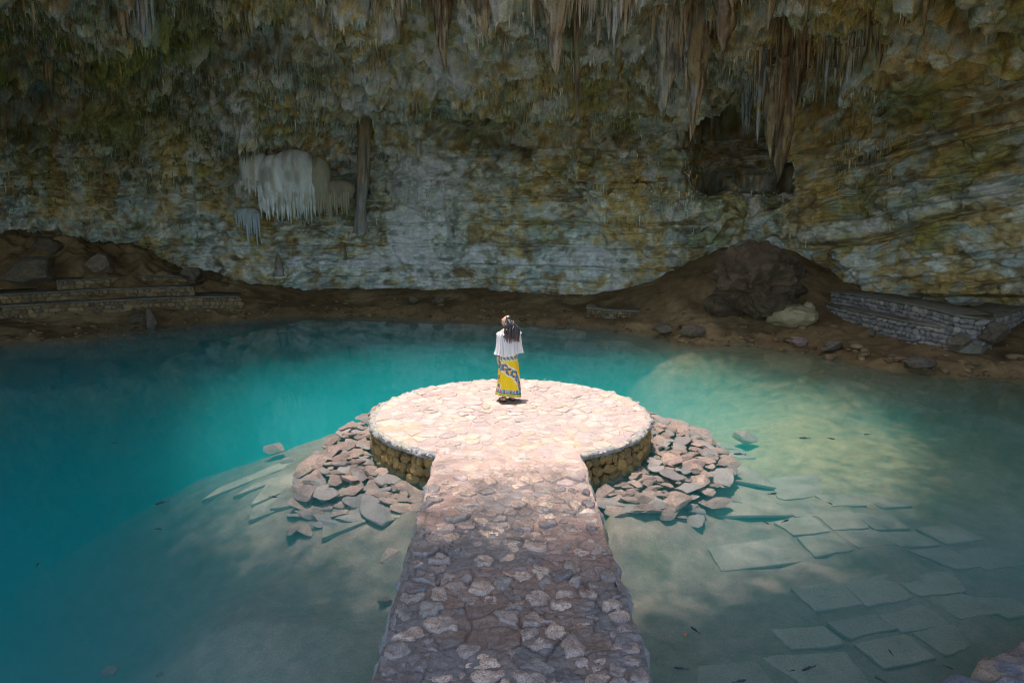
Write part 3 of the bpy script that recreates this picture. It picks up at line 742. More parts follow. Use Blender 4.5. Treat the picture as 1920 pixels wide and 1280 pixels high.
# stray sunken rocks
def px_rock(px, py, z, wpx, label, mat_list, cat='rock', name='rock', group=None, hfac=0.5, dfac=0.8, rz=None, lift=0.3):
    p = at_z(px, py, z); d = p.y
    w = wpx/2/1280*d
    o = link(name, rnd.choice(mat_list), loc=(p.x, p.y, p.z+w*hfac*lift), rot=(rnd.uniform(-.12, .12), rnd.uniform(-.12, .12), rnd.uniform(-0.4, 0.4) if rz is None else rz), scale=(w, w*dfac, w*hfac))
    return tag(o, label, cat, group)
for (px, py, z, w, lb) in [(735, 1045, -0.55, 75, 'dark rough rock underwater against the left side of the walkway'), (722, 1128, -0.6, 44, 'small dark rock underwater by the left edge of the walkway, nearer the viewer'),
                           (205, 1262, -0.8, 45, 'pale blunt rock on the pool bed at the bottom left'), (300, 1265, -0.8, 22, 'small dark stone on the pool bed right of the pale blunt rock'),
                           (585, 1010, -0.7, 28, 'small rounded stone on the bed below the leftmost square slab'), (555, 1055, -0.7, 22, 'little brown stone lying on silt in the left shallows'),
                           (513, 845, -0.5, 55, 'sunken pale rock in the milky water left of the rock heap'), (545, 870, -0.55, 60, 'faint flat rock under the turquoise water beyond the heap'),
                           (1150, 905, -0.25, 70, 'netted pink rock by the right side of the walkway'), (1225, 935, -0.3, 80, 'netted broad rock in the middle of the right front edge'),
                           (1395, 825, -0.6, 60, 'sunken grey boulder at the far right end of the heap')]:
    px_rock(px, py, z, w, lb, rock_m)

# ================================================================ PAVING SLABS ON THE BED
M_slab = rock_mat('sunken_slab', base=(0.25, 0.22, 0.175), use_col=False, rough=0.9, scale=1.4, bump=0.4, dist=0.01, var=0.2, tint=(0.18, 0.155, 0.11), tint_amt=0.6, rand=0.15, spec=0.2, speck=0.25)
def slab(corners, thick=0.07, name='paving_slab'):
    c = sum(corners, Vector((0, 0, 0)))/4; zb = max([gz(c.x, c.y)]+[gz(p.x*.7+c.x*.3, p.y*.7+c.y*.3) for p in corners])
    c = Vector((c.x, c.y, 0)); corners = [Vector((p.x, p.y, gz(p.x, p.y)*0.75+gz(c.x, c.y)*0.25-0.022+rnd.uniform(-0.008, 0.008))) for p in corners]
    ol_ = []
    for i_ in range(4):
        a_, b_ = corners[i_], corners[(i_+1) % 4]; ch_ = 0.03+0.10*(rnd.random() < 0.2)
        for t_ in (ch_, 0.25, 0.45, 0.7, 1-ch_):
            q_ = a_.lerp(b_, t_); inn = (c-q_); inn.z = 0
            ol_.append(q_+inn.normalized()*rnd.uniform(-0.012, 0.018))
    bm = bmesh.new(); vs = [bm.verts.new((p.x-c.x, p.y-c.y, p.z-c.z)) for p in ol_]
    f = bm.faces.new(vs); bm.normal_update()
    if f.normal.z < 0: f.normal_flip()
    ex = bmesh.ops.extrude_face_region(bm, geom=[f]); low_ = [g for g in ex['geom'] if isinstance(g, bmesh.types.BMVert)]
    for v in low_: v.co.z += thick
    bmesh.ops.recalc_face_normals(bm, faces=bm.faces)
    bmesh.ops.bevel(bm, geom=[e for e in bm.edges], offset=0.008, segments=1, affect='EDGES')
    me = bpy.data.meshes.new(name); bm.to_mesh(me); bm.free(); me.materials.append(M_slab)
    return link(name, me, bed_o, loc=(c.x, c.y, c.z))
def sq(px, py, z): return at_z(px, py, z)
# left slabs: corners read from the photograph (far-left, far-right, near-right, near-left)
left_slabs = [
    [(415, 886), (540, 862), (556, 880), (372, 905)],
    [(483, 908), (560, 902), (575, 905), (432, 921)],
    [(566, 904), (640, 903), (700, 905), (625, 925), (0, 0)][:4],
    [(505, 908), (583, 906), (560, 930), (470, 946)],
    [(585, 906), (668, 906), (640, 930), (562, 930)],
    [(480, 932), (548, 930), (514, 963), (464, 966)],
    [(530, 934), (618, 932), (586, 964), (505, 961)],
    [(632, 932), (690, 932), (680, 964), (612, 966)],
    [(694, 930), (800, 925), (798, 950), (684, 964)],
    [(610, 975), (690, 974), (692, 1008), (604, 1020)],
    [(700, 968), (745, 964), (795, 1002), (700, 1010), (0, 0)][:4]]
for k, c in enumerate(left_slabs):
    zz_ = -0.55
    slab([sq(a, b, zz_) for a, b in c])
def ip(a, b, t): return (a[0]+(b[0]-a[0])*t, a[1]+(b[1]-a[1])*t)
right_slabs = [
    [(1262, 782), (1316, 782), (1346, 803), (1300, 803)], [(1302, 804), (1352, 804), (1400, 828), (1345, 832)], [(1316, 820), (1372, 818), (1420, 848), (1385, 852)],
    [(1330, 872), (1405, 868), (1440, 890), (1350, 892)], [(1330, 893), (1430, 888), (1458, 911), (1300, 915)], [(1440, 892), (1530, 890), (1548, 932), (1460, 935), (0, 0)][:4],
    [(1285, 918), (1362, 914), (1394, 944), (1306, 948)], [(1366, 917), (1425, 913), (1460, 938), (1396, 943)],
    [(1312, 948), (1455, 938), (1494, 963), (1342, 976)], [(1457, 938), (1520, 932), (1558, 960), (1494, 964)], [(1524, 930), (1600, 926), (1626, 950), (1556, 951)],
    [(1606, 930), (1690, 935), (1712, 948), (1655, 952)], [(1596, 956), (1672, 955), (1710, 981), (1640, 984)], [(1450, 970), (1520, 962), (1560, 992), (1490, 998)],
    [(1524, 962), (1592, 957), (1636, 986), (1562, 993)], [(1325, 1018), (1480, 992), (1525, 1035), (1353, 1052)], [(1494, 1000), (1562, 996), (1606, 1024), (1528, 1034)],
    [(1564, 995), (1640, 988), (1684, 1018), (1610, 1025)], [(1640, 987), (1715, 983), (1770, 1010), (1688, 1017)], [(1716, 982), (1790, 980), (1850, 1005), (1775, 1012)],
    [(1482, 1092), (1576, 1078), (1622, 1122), (1530, 1132)], [(1578, 1078), (1664, 1064), (1716, 1110), (1626, 1121)], [(1666, 1070), (1790, 1060), (1815, 1102), (1722, 1112)],
    [(1732, 1118), (1812, 1106), (1880, 1142), (1800, 1158)], [(1822, 1106), (1900, 1100), (1960, 1135), (1890, 1146)],
    [(1444, 1160), (1546, 1150), (1590, 1184), (1484, 1197)], [(1548, 1150), (1640, 1140), (1690, 1172), (1594, 1183)], [(1644, 1140), (1728, 1120), (1795, 1160), (1694, 1172)],
    [(1600, 1190), (1700, 1176), (1760, 1222), (1660, 1236)], [(1704, 1178), (1790, 1166), (1822, 1205), (1775, 1224)], [(1420, 1210), (1590, 1196), (1640, 1262), (1530, 1275)],
    [(1640, 1246), (1720, 1236), (1760, 1270), (1700, 1284)], [(1300, 1240), (1420, 1228), (1470, 1290), (1310, 1300)],
    [(1790, 1020), (1870, 1010), (1930, 1045), (1850, 1052)], [(1700, 1024), (1780, 1016), (1845, 1050), (1790, 1056)]]
for k, c in enumerate(right_slabs):
    zz_ = -0.52-0.022*((k*7) % 3)
    cx_ = sum(p[0] for p in c)/4; cy__ = sum(p[1] for p in c)/4
    slab([sq(cx_+(a-cx_)*0.985, cy__+(b-cy__)*0.985, zz_) for a, b in c], thick=0.05)

# ================================================================ ROCK LEDGE IN THE NEAR RIGHT CORNER
M_ledge = rock_mat('ledge_rock', use_col=True, rough=0.7, scale=2.0, bump=0.9, dist=0.03, var=0.4, tint_amt=0.0, wet=0.3, spec=0.5, speck=0.4)
LX, LY = np.meshgrid(np.linspace(2.5, 8.0, 260), np.linspace(1.0, 6.0, 240))
bd = (LY-4.50)-(LX-3.0)*0.50+0.22*fbm(LX, LY, 3, 1.3, 4)      # <0 inside
bl = (3.02-LX)+0.12*fbm(LX, LY, 6, 1.5, 3)
ins_ = np.maximum(bd, bl)
top = 0.34+0.10*fbm(LX, LY, 0, 1.2, 4)+0.06*ridged(LX, LY, 0, 2.6, 3)
stp = beds(ins_*1.0+2+0.3*fbm(LX, LY, 5, 1.5, 3), 3.0, 12)*0.08
LZ = top+stp-1.5*sstep(-0.06, 0.35, ins_)
lc = np.zeros(LX.shape+(3,))+np.array([0.20, 0.15, 0.125]); lc = mixc(lc, np.array([0.13, 0.14, 0.16]), sstep(-0.1, 0.4, fbm(LX, LY, 4, 1.6, 4)))
lc = mixc(lc, np.array([0.36, 0.26, 0.17]), sstep(0.25, 0.6, fbm(LX, LY, 8, 2.2, 4))*0.7)
tag(link('rock_ledge', mesh_np('rock_ledge', np.stack([LX, LY, LZ], -1).reshape(-1, 3), grid_faces(*LX.shape), M_ledge, lc)), 'dark cracked rock ledge rising from the water at the bottom right corner', 'rock ledge')

# ================================================================ DRIPSTONE
M_drip = rock_mat('dripstone', use_col=True, rough=0.7, scale=1.5, bump=0.8, dist=0.03, var=0.45, tint_amt=0.0, spec=0.35, speck=0.3, aniso=0.35)
def drip_verts(base, length, r, seed, rings=26, seg=18, lump=0.25, bend=0.0, blunt=0.15, flare=1.6):
    """one hanging cone, knobbly and fluted"""
    t = np.linspace(0, 1, rings)[:, None]; a = np.linspace(0, 2*np.pi, seg, endpoint=False)[None, :]
    prof = r*((1-t)**0.75*(1-blunt)+blunt*(1-t**6))*(1+(flare-1)*np.exp(-t*9))
    z = -t*length+0*a
    rib = 0.22*(np.abs(vnoise(np.cos(a)*3.2+seed, np.sin(a)*3.2, z*0.35+seed))*2-0.5)
    fl = 1+rib*min(1, lump*1.6)+lump*(0.8*fbm(np.cos(a)*1.3+seed, np.sin(a)*1.3, z*1.3+seed, 1.3, 4)+0.5*vnoise(np.cos(a)*2.2, np.sin(a)*2.2+seed, z*2.5/max(length, .3)+seed, 1.9))
    prof = prof*(0.15+0.85*sstep(0.0, 0.05, t))
    x = prof*fl*np.cos(a)+bend*length*np.sin(t*2.5+seed)*t; y = prof*fl*np.sin(a)+bend*length*np.cos(t*2+seed)*t*0.5
    v = np.stack([base[0]+x, base[1]+y, base[2]+z], -1).reshape(-1, 3)
    return v, grid_faces(rings, seg, True)
def drip_object(name, specs, cols, label, cat, group, kind=None, mat=None):
    V_, F_, C_, n = [], [], [], 0
    origin = Vector(specs[0][0])
    for k, (b, L_, r, lump, bend) in enumerate(specs):
        seed = rnd.uniform(0, 50)
        v, f = drip_verts((b[0]-origin.x, b[1]-origin.y, b[2]-origin.z), L_, r, seed, rings=max(10, min(60, int(L_/0.05))), seg=28 if r > 0.08 else 12, lump=lump, bend=bend, flare=2.3, blunt=0.22)
        V_.append(v); F_.append(f+n); n += len(v)
        t = np.clip(-(v[:, 2]-(b[2]-origin.z))/L_, 0, 1)
        nz = fbm(v[:, 0]+seed, v[:, 1], v[:, 2]*0.6, 3.0, 4)
        c = np.zeros((len(v), 3))+np.array(cols[0]); c = mixc(c, np.array(cols[1]), sstep(-0.2, 0.4, nz)); c = mixc(c, DARK, sstep(0.15, 0.5, vnoise(v[:, 0]*16+seed, v[:, 1]*16, v[:, 2]*1.2))*0.7)
        C_.append(c)
    o = link(name, mesh_np(name, np.concatenate(V_), np.concatenate(F_), mat or M_drip, np.concatenate(C_)), loc=origin)
    return tag(o, label, cat, group, kind)
TAN = (0.40, 0.30, 0.165); BRN = (0.22, 0.155, 0.085); GRY = (0.44, 0.44, 0.40); BLU = (0.36, 0.42, 0.44); CRM = (0.50, 0.43, 0.30); OLV = (0.22, 0.20, 0.09)
GS = 'stalactites hanging from the cave roof'
# px, root y, tip y, width px, side cones, colours, label
stal = [
 (832, -12, 137, 27, 3, TAN, BRN, 'long straight brown stalactite above the platform, left of the short pointed one'),
 (745, 8, 54, 26, 4, CRM, TAN, 'short broad cream stalactite cluster at the top, left of the long brown one'),
 (801, -6, 64, 9, 0, TAN, CRM, 'thin tan stalactite close beside the left of the long straight brown one'),
 (908, -8, 76, 27, 2, TAN, BRN, 'short stout brown stalactite ending in a sharp point, top centre'),
 (1040, 22, 142, 34, 5, CRM, TAN, 'cream stalactite with a forked drooping tip right of top centre'),
 (1079, 46, 232, 13, 0, BRN, OLV, 'very thin dark rope-like stalactite with a long drooping end'),
 (1107, 30, 62, 10, 1, CRM, GRY, 'first short pale stalactite of the fringe right of the rope-like one'),
 (1123, 31, 86, 13, 1, TAN, CRM, 'longest tan stalactite of the pale fringe, second along it'),
 (1142, 31, 78, 12, 1, CRM, GRY, 'third stalactite of the pale fringe, white and ribbed'),
 (1156, 31, 93, 13, 2, GRY, CRM, 'fourth stalactite of the pale fringe, narrow and grey'),
 (1173, 32, 72, 12, 1, CRM, TAN, 'last stalactite of the pale fringe at its right end'),
 (1227, 30, 84, 12, 1, TAN, CRM, 'narrow tan stalactite just left of the big grey-white one'),
 (1254, 38, 226, 36, 5, GRY, CRM, 'big grey-white stalactite with a rough brown middle, left of the dark hollow'),
 (1284, 24, 117, 16, 3, TAN, BRN, 'brown stalactite between the two biggest ones'),
 (1311, 34, 266, 36, 4, TAN, GRY, 'biggest knobbly tan stalactite hanging in front of the dark hollow'),
 (1363, -12, 98, 38, 5, BRN, TAN, 'thick dark brown stalactite bundle from the roof above the hollow'),
 (1358, 60, 132, 9, 0, TAN, BRN, 'needle stalactite under the thick brown bundle'),
 (1404, 166, 254, 20, 4, BLU, GRY, 'blue-grey ragged stalactite over the right side of the hollow'),
 (1428, 176, 272, 13, 2, BLU, TAN, 'thin blue-grey stalactite right of the ragged one over the hollow'),
 (1455, 150, 300, 26, 4, TAN, CRM, 'left limb of the heavy brown dripstone right of the hollow'),
 (1478, 160, 344, 34, 5, BRN, TAN, 'heavy brown drooping stalactite mass right of the hollow'),
 (1500, 128, 208, 24, 0, TAN, BRN, 'smooth rounded brown drape above the heavy brown mass'),
 (1540, 90, 195, 11, 1, OLV, TAN, 'slender stalactite with a knob near its tip, upper right'),
 (1553, 104, 200, 12, 2, BLU, OLV, 'bluish stalactite right of the one with the knob'),
 (1581, 104, 166, 14, 3, CRM, OLV, 'pale ribbed stalactite left end of the small curtain, upper right'),
 (1596, 106, 168, 14, 3, CRM, GRY, 'pale ribbed stalactite in the middle of the small upper right curtain'),
 (1612, 104, 160, 14, 3, GRY, OLV, 'greyish ribbed stalactite right end of the small upper right curtain'),
 (1648, 92, 142, 16, 3, OLV, TAN, 'olive hanging cluster far right of the small curtain'),
 (1738, -6, 70, 10, 0, BRN, TAN, 'lone thin brown stalactite on the smooth right part of the roof'),
 (231, 48, 94, 10, 0, CRM, OLV, 'lone pale stalactite, leftmost of the pair in the upper left'),
 (267, 44, 83, 14, 2, GRY, BLU, 'blunt grey stalactite, right one of the upper left pair'),
 (91, 116, 192, 12, 2, TAN, OLV, 'rough stalactite over the dark gap at far left'),
 (450, 60, 107, 5, 0, TAN, CRM, 'very thin straw stalactite left of top centre'),
 (700, 122, 156, 6, 0, TAN, CRM, 'short straw stalactite under the pale slope left of centre'),
 (1700, 40, 62, 8, 1, OLV, TAN, 'stubby olive stalactite right of the upper right clusters'),
 (1447, -6, 62, 16, 4, OLV, TAN, 'olive hanging bunch at the top edge above the brown drape'),
 (1515, -6, 48, 14, 3, TAN, OLV, 'tan hanging bunch at the top edge left of the lone thin one'),
 (706, -6, 60, 12, 3, CRM, TAN, 'short cream stalactite at the top edge, leftmost of the centre group'),
]
for (px, ry, ty, w, n, c1, c2, lb) in stal:
    h, nn_ = hit(px, max(ry, 2))
    if h is None: continue
    Yp = h.y-0.25
    top = at_y(px, ry-10, Yp); bot = at_y(px, ty, Yp)
    r_ = w/2/1280*Yp*1.3
    def roof_z(x__, y__, z0, zmin):
        h_ = bvh.ray_cast(Vector((x__, y__, zmin+0.15)), Vector((0, 0, 1)))
        return h_[0].z+0.22 if h_[0] is not None and h_[0].z < z0+2.2 else z0+0.3
    zr = max(roof_z(top.x, top.y, top.z, bot.z), top.z+0.1)
    sp = [((top.x, top.y, zr), zr-bot.z, r_*0.8, 0.75 if w > 14 else 0.4, 0.03)]
    for k in range(n):
        f = rnd.uniform(0.35, 0.85); a = rnd.uniform(0, 6.28); d = r_*rnd.uniform(0.4, 0.8)
        sp.append(((top.x+d*math.cos(a), top.y+d*math.sin(a)-0.03, top.z+0.25), (top.z+0.25-bot.z)*f, r_*rnd.uniform(0.35, 0.55), 0.55, 0.03))
    for k in range(4+int(w/3)):                              # little ones crowding round the root
        a = rnd.uniform(0, 6.28); d = r_*rnd.uniform(0.8, 2.6)
        sp.append(((top.x+d*math.cos(a), top.y+d*math.sin(a)*0.6, top.z+0.3), 0.3+rnd.uniform(0.1, 0.5)*(0.4+0.5*(top.z-bot.z)), rnd.uniform(0.03, 0.07), 0.5, 0.02))
    sp = [sp[0]]+[((b_[0], b_[1], max(roof_z(b_[0], b_[1], b_[2]-0.25, b_[2]-0.6), b_[2])), L_+max(roof_z(b_[0], b_[1], b_[2]-0.25, b_[2]-0.6)-b_[2], 0), q1, q2, q3) for (b_, L_, q1, q2, q3) in sp[1:]]
    drip_object('stalactite', sp, (c1, c2), lb, 'stalactite', GS)

# --- small drips under every overhang: beyond counting
P3 = np.stack([X, Y, Z], -1)
e1 = P3[1:, :-1]-P3[:-1, :-1]; e2 = P3[:-1, 1:]-P3[:-1, :-1]
nf = np.cross(e2, e1); area = np.linalg.norm(nf, axis=-1); nf = nf/(area[..., None]+1e-9)
inw = np.stack([C0[0]-X, C0[1]-Y, 5-Z], -1)[:-1, :-1]
sg = np.sign((nf*inw).sum(-1)); nz_ = nf[..., 2]*sg
px_c = PX[:-1, :-1]; py_c = PY[:-1, :-1]
dens = sstep(0.15, 0.6, -nz_)*area
zone = (0.12+1.3*sstep(-0.1, 0.35, fbm(X, Y, Z, 0.5, 3)[:-1, :-1]+0.35*(1-sstep(500, 760, px_c))))
zone = zone*(1-0.85*plate(px_c, py_c, 720, 1000, 20, 110, 50, 20))*(1-0.9*sstep(1620, 1700, px_c))*(1-sstep(330, 460, py_c))
dens = dens*zone*((px_c > -60) & (px_c < 1990) & (py_c > -60))
dens[:, NV-2:] = 0; dens[NW+NCL:] = 0
pr = (dens/dens.sum()).ravel(); NDR = 17000
pick = rng.choice(pr.size, NDR, p=pr); ii, jj = np.unravel_index(pick, dens.shape)
bp_ = P3[ii, jj]+rng.normal(0, 0.02, (NDR, 3)); ccn = cc[ii, jj]
Ln = (0.09+0.30*rng.random(NDR)**2.2)*(0.7+0.6*rng.random(NDR)); rn = 0.014+0.028*rng.random(NDR)
seg = 5; a = np.linspace(0, 2*np.pi, seg, endpoint=False)
lev = np.array([[0.04, 1.3], [-0.35, 0.9], [-0.75, 0.55], [-1.0, 0.12]])
VV = np.zeros((NDR, 4, seg, 3))
for k, (lz, lr) in enumerate(lev):
    jt = rng.uniform(0.7, 1.3, (NDR, 1))
    VV[:, k, :, 0] = bp_[:, 0:1]+rn[:, None]*lr*jt*np.cos(a); VV[:, k, :, 1] = bp_[:, 1:2]+rn[:, None]*lr*jt*np.sin(a)
    VV[:, k, :, 2] = bp_[:, 2:3]+0.05+Ln[:, None]*lz
fb = grid_faces(4, seg, True); FF = (fb[None]+(np.arange(NDR)*4*seg)[:, None, None]).reshape(-1, 4)
cd = mixc(ccn*rng.uniform(0.6, 1.5, (NDR, 1)), np.array([0.30, 0.26, 0.13]), rng.random(NDR)*0.5)
cd = mixc(cd, np.array([0.13, 0.15, 0.045]), (1-sstep(350, 720, px_c[ii, jj]))*rng.random(NDR)*0.9)
cd = np.repeat(cd[:, None], 4*seg, 1).reshape(-1, 3)
tag(link('small_stalactites', mesh_np('small_stalactites', VV.reshape(-1, 3), FF, M_drip, cd)), 'countless finger-sized stalactites fringing every overhang of the cave roof', 'stalactites', kind='stuff')

# --- white flowstone with long drips
M_white = rock_mat('white_flowstone', use_col=True, rough=0.6, scale=2.0, bump=0.5, dist=0.02, var=0.22, tint_amt=0.0, spec=0.4, speck=0.15, aniso=0.3)
hw, _ = hit(560, 360)
FY = min(hit(x_, y_)[0].y for x_ in (460, 510, 560, 610) for y_ in (290, 320, 340, 380))-0.30
org = at_y(535, 330, FY)
curt = tag(empty('flowstone_curtain', org), 'large white flowstone domes on the wall with long hanging drips', 'flowstone')
def dome(px, pytop, pybot, w, colr, depth=0.5):
    t_ = at_y(px, pytop, FY); b_ = at_y(px, pybot, FY); R_ = w/2/1280*FY; H_ = t_.z-b_.z
    u = np.linspace(0, 1, 34)[:, None]; a = np.linspace(0, 2*np.pi, 60, endpoint=False)[None]
    rad = R_*np.sin(np.minimum(u*2.0, 1)*np.pi/2)**0.75*(1-0.22*u**2.5)*(1+0.06*np.abs(vnoise(a*14, px*.1, 3))*sstep(0.25, 0.7, u))
    fl = 1+0.05*fbm(np.cos(a)*2, np.sin(a)*2, u*2+px, 2, 3)+(0.05*np.abs(vnoise(a*9, px, 0))*sstep(0.3, 0.9, u))
    x = rad*fl*np.cos(a); y = rad*fl*np.sin(a)*depth/R_*0.9; z = -(1-np.cos(np.minimum(u*1.6, 1)*np.pi/2))*H_*0.35-u**1.5*H_*0.65+0*a
    v = np.stack([x+t_.x-org.x, y+0.25, z+t_.z-org.z], -1)
    c = np.zeros(v.shape)+np.array(colr); c = mixc(c, np.array([0.36, 0.30, 0.17]), sstep(0.1, 0.6, vnoise(v[..., 0]*9, v[..., 2]*1.0, 3))*0.55)
    c = mixc(c, np.array([0.16, 0.17, 0.14]), sstep(0.15, 0.6, vnoise(v[..., 0]*5+4, v[..., 2]*1.6, 8))*0.5)
    link('dome', mesh_np('dome', v.reshape(-1, 3), grid_faces(34, 60, True), M_white, c), curt)
WHT = (0.74, 0.77, 0.76); WH2 = (0.60, 0.63, 0.60); WH3 = (0.33, 0.31, 0.22)
dome(472, 283, 352, 62, WH2, 0.45); dome(546, 279, 378, 92, WH2, 0.62); dome(512, 288, 376, 62, WHT, 0.85); dome(592, 292, 375, 46, WH3, 0.4); dome(630, 336, 372, 62, (0.25, 0.21, 0.14), 0.25)
dome(458, 388, 412, 46, BLU, 0.3)
for k in range(96):
    px = 440+214*(k+rnd.random()*0.8)/96
    if px < 482: t0, t1, w = 325+abs(px-468)*0.6, rnd.uniform(345, 372), 5; c_ = WH2
    elif px < 540: t0, t1, w = 322, rnd.uniform(395, 425)-abs(px-512)*0.3, rnd.uniform(5, 9); c_ = WHT
    elif px < 592: t0, t1, w = 326, rnd.uniform(385, 432), rnd.uniform(4, 8); c_ = WH2
    else: t0, t1, w = 345, rnd.uniform(385, 412), rnd.uniform(3, 6); c_ = WH3
    dd = 0.0
    for (c0_, w0_, e0_) in ((472, 62, .45), (546, 92, .62), (512, 62, .85), (592, 46, .40), (630, 62, .25)):
        q0_ = 1-((px-c0_)/(w0_/2))**2
        if q0_ > 0: dd = max(dd, e0_*0.9*math.sqrt(q0_))
    yy_ = FY+0.25-dd*rnd.uniform(0.62, 0.86)
    T = at_y(px, t0, yy_); B = at_y(px, t1, yy_)
    v, f = drip_verts((T.x-org.x, T.y-org.y, T.z-org.z), T.z-B.z, w/2/1280*FY*1.25, k*1.3, rings=18, seg=8, lump=0.18, bend=0.003, blunt=0.35, flare=1.2)
    tt_ = np.clip((T.z-org.z-v[:, 2])/(T.z-B.z), 0, 1); s__ = 0.05+0.95*sstep(0.0, 0.32, tt_)
    v[:, 0] = (T.x-org.x)+(v[:, 0]-(T.x-org.x))*s__; v[:, 1] = (T.y-org.y)+(v[:, 1]-(T.y-org.y))*s__+0.12*(1-sstep(0, 0.35, tt_))
    nzz = fbm(v[:, 0], v[:, 1], v[:, 2], 4, 2)
    link('drip', mesh_np('drip', v, f, M_white, mixc(np.zeros((len(v), 3))+np.array(c_), np.array([0.33, 0.30, 0.18]), sstep(-0.1, 0.5, nzz)*0.6)), curt)
for k in range(26):
    px = rnd.choice([rnd.uniform(442, 470), rnd.uniform(455, 485)]); t0 = 398; t1 = rnd.uniform(412, 470 if px > 460 else 430)
    T = at_y(px, t0, FY+0.05); B = at_y(px, t1, FY+0.05)
    v, f = drip_verts((T.x-org.x, T.y-org.y, T.z-org.z), T.z-B.z, rnd.uniform(2, 3.4)/1280*FY, k*1.3, rings=14, seg=8, lump=0.2, blunt=0.3)
    link('drip', mesh_np('drip', v, f, M_white, np.zeros((len(v), 3))+np.array(BLU)), curt)

# --- stone column
hc, _ = hit(680, 330); CYc = min(hit(680, y_)[0].y for y_ in (240, 300, 360, 420))-0.12
T = at_y(681, 212, CYc); B = at_y(678, 436, CYc); L_ = T.z-B.z; R_ = 12.5/1280*CYc
t = np.linspace(0, 1, 90)[:, None]; a = np.linspace(0, 2*np.pi, 40, endpoint=False)[None]
rad = R_*(0.92+0.30*np.exp(-((t-0.08)/0.12)**2)-0.15*t+0.9*np.exp(-t*26)+0.5*np.exp(-(1-t)*22))*(1+0.30*fbm(np.cos(a)*1.5, np.sin(a)*1.5, t*3.2, 2.0, 4)-0.10*np.abs(vnoise(a*4, t*1.5, 1)))
cv = np.stack([rad*np.cos(a)+(B.x-T.x)*t+0.06*np.sin(t*5), rad*np.sin(a), -L_*t+0*a], -1)
ccol = mixc(np.zeros(cv.shape)+np.array([0.30, 0.225, 0.13]), np.array([0.30, 0.30, 0.28]), sstep(0.25, 0.95, t+0.45*vnoise(a*3, t*9, 2))+0*a)
ccol = mixc(ccol, DARK, sstep(0.1, 0.5, vnoise(a*5, t*3, 7)+0*a)*0.5)
tag(link('stone_column', mesh_np('stone_column', cv.reshape(-1, 3), grid_faces(90, 40, True), M_drip, ccol), loc=T), 'tall slender stone column against the wall right of the white flowstone', 'stone column')
# --- little stalagmite on the ledge
def stub(px, py0, py1, w, label, c1, c2, dy=0.3):
    h, _ = hit(px, (py0+py1)/2)
    Yp = h.y-dy; T = at_y(px, py0, Yp); B = at_y(px, py1, Yp); L_ = T.z-B.z; R_ = w/2/1280*Yp
    v, f = drip_verts((0, 0, 0), L_+0.15, R_, px, rings=22, seg=18, lump=0.3, blunt=0.5, flare=1.6)
    v[:, 2] *= -1
    tag(link('stalagmite', mesh_np('stalagmite', v, f[:, ::-1], M_drip, mixc(np.zeros((len(v), 3))+np.array(c1), np.array(c2), sstep(-0.3, 0.4, fbm(v[:, 0], v[:, 1], v[:, 2], 4, 3)))), loc=(B.x, B.y, B.z-0.15)), label, 'stalagmite')
stub(523, 474, 512, 17, 'small blunt stalagmite standing on a ledge below the white flowstone', (0.24, 0.20, 0.12), (0.30, 0.30, 0.28))
stub(785, 262, 288, 10, 'tiny pale stalagmite on top of the pale flowstone mound', (0.45, 0.43, 0.36), (0.5, 0.5, 0.46))
stub(648, 455, 482, 6, 'dark thin stump on the wall below the stone column', (0.16, 0.13, 0.06), (0.22, 0.2, 0.12))

# ================================================================ BOULDERS AND BANK ROCKS
M_boul = rock_mat('bank_boulder', base=(0.19, 0.145, 0.09), use_col=False, rough=0.85, scale=0.9, bump=1.0, dist=0.08, var=0.5, tint=(0.20, 0.20, 0.18), tint_amt=0.45, rand=0.2, spec=0.3, speck=0.35)
M_lumpy = rock_mat('lumpy_brown_rock', base=(0.13, 0.09, 0.055), use_col=False, rough=0.8, scale=1.4, bump=1.0, dist=0.08, var=0.5, tint=(0.05, 0.035, 0.02), tint_amt=0.7, spec=0.3, speck=0.4)
M_palem = rock_mat('pale_flow', base=(0.34, 0.28, 0.16), use_col=False, rough=0.75, scale=1.4, bump=0.4, dist=0.04, var=0.25, tint=(0.3, 0.22, 0.12), tint_amt=0.4, spec=0.3)
boul_m = [lump_mesh('boulder', M_boul, 500+k, planes=12, sub=4, noise=0.16, cut=(0.55, 0.9)) for k in range(10)]
def boulder(px, py, z, wpx, hpx, label, cat='boulder', mats=None, group=None, name='boulder', sink=0.25, dep=0.8):
    p = at_z(px, py, z); w = wpx/2/1280*p.y; h = hpx/2/1280*p.y
    o = link(name, rnd.choice(mats or boul_m), loc=(p.x, p.y+w*0.3, z+h*(1-sink)-0.02), rot=(rnd.uniform(-.15, .15), rnd.uniform(-.15, .15), rnd.uniform(0, 6.28)*0+rnd.uniform(-.5, .5)), scale=(w, w*dep, h))
    return tag(o, label, cat, group)
boulder(48, 536, 1.28, 118, 62, 'long low boulder with a dark crack at the far left above the terraces')
boulder(75, 482, 2.2, 72, 46, 'grey-topped boulder behind the long low one at far left')
boulder(8, 484, 2.15, 52, 44, 'rough boulder cut by the left edge of the picture')
boulder(178, 514, 1.6, 62, 46, 'rounded brown boulder standing on the top terrace at left')
boulder(356, 534, 1.1, 40, 40, 'sloping grey slab-like boulder at the right end of the terraces')
boulder(282, 612, 0.05, 26, 44, 'upright boulder at the water edge below the terraces', sink=0.3)
boulder(255, 606, 0.1, 40, 26, 'squat rock beside the upright boulder at the left water edge')
boulder(135, 588, 0.35, 26, 24, 'angular stone leaning against the lowest terrace')
lumpy = [lump_mesh('boulder', M_lumpy, 700+k, planes=5, sub=5, noise=0.5, cut=(0.85, 1.0)) for k in range(2)]
boulder(1425, 572, 1.05, 175, 118, 'big lumpy dark brown rock mass on the slope below the hollow', mats=lumpy, sink=0.22, dep=0.7)
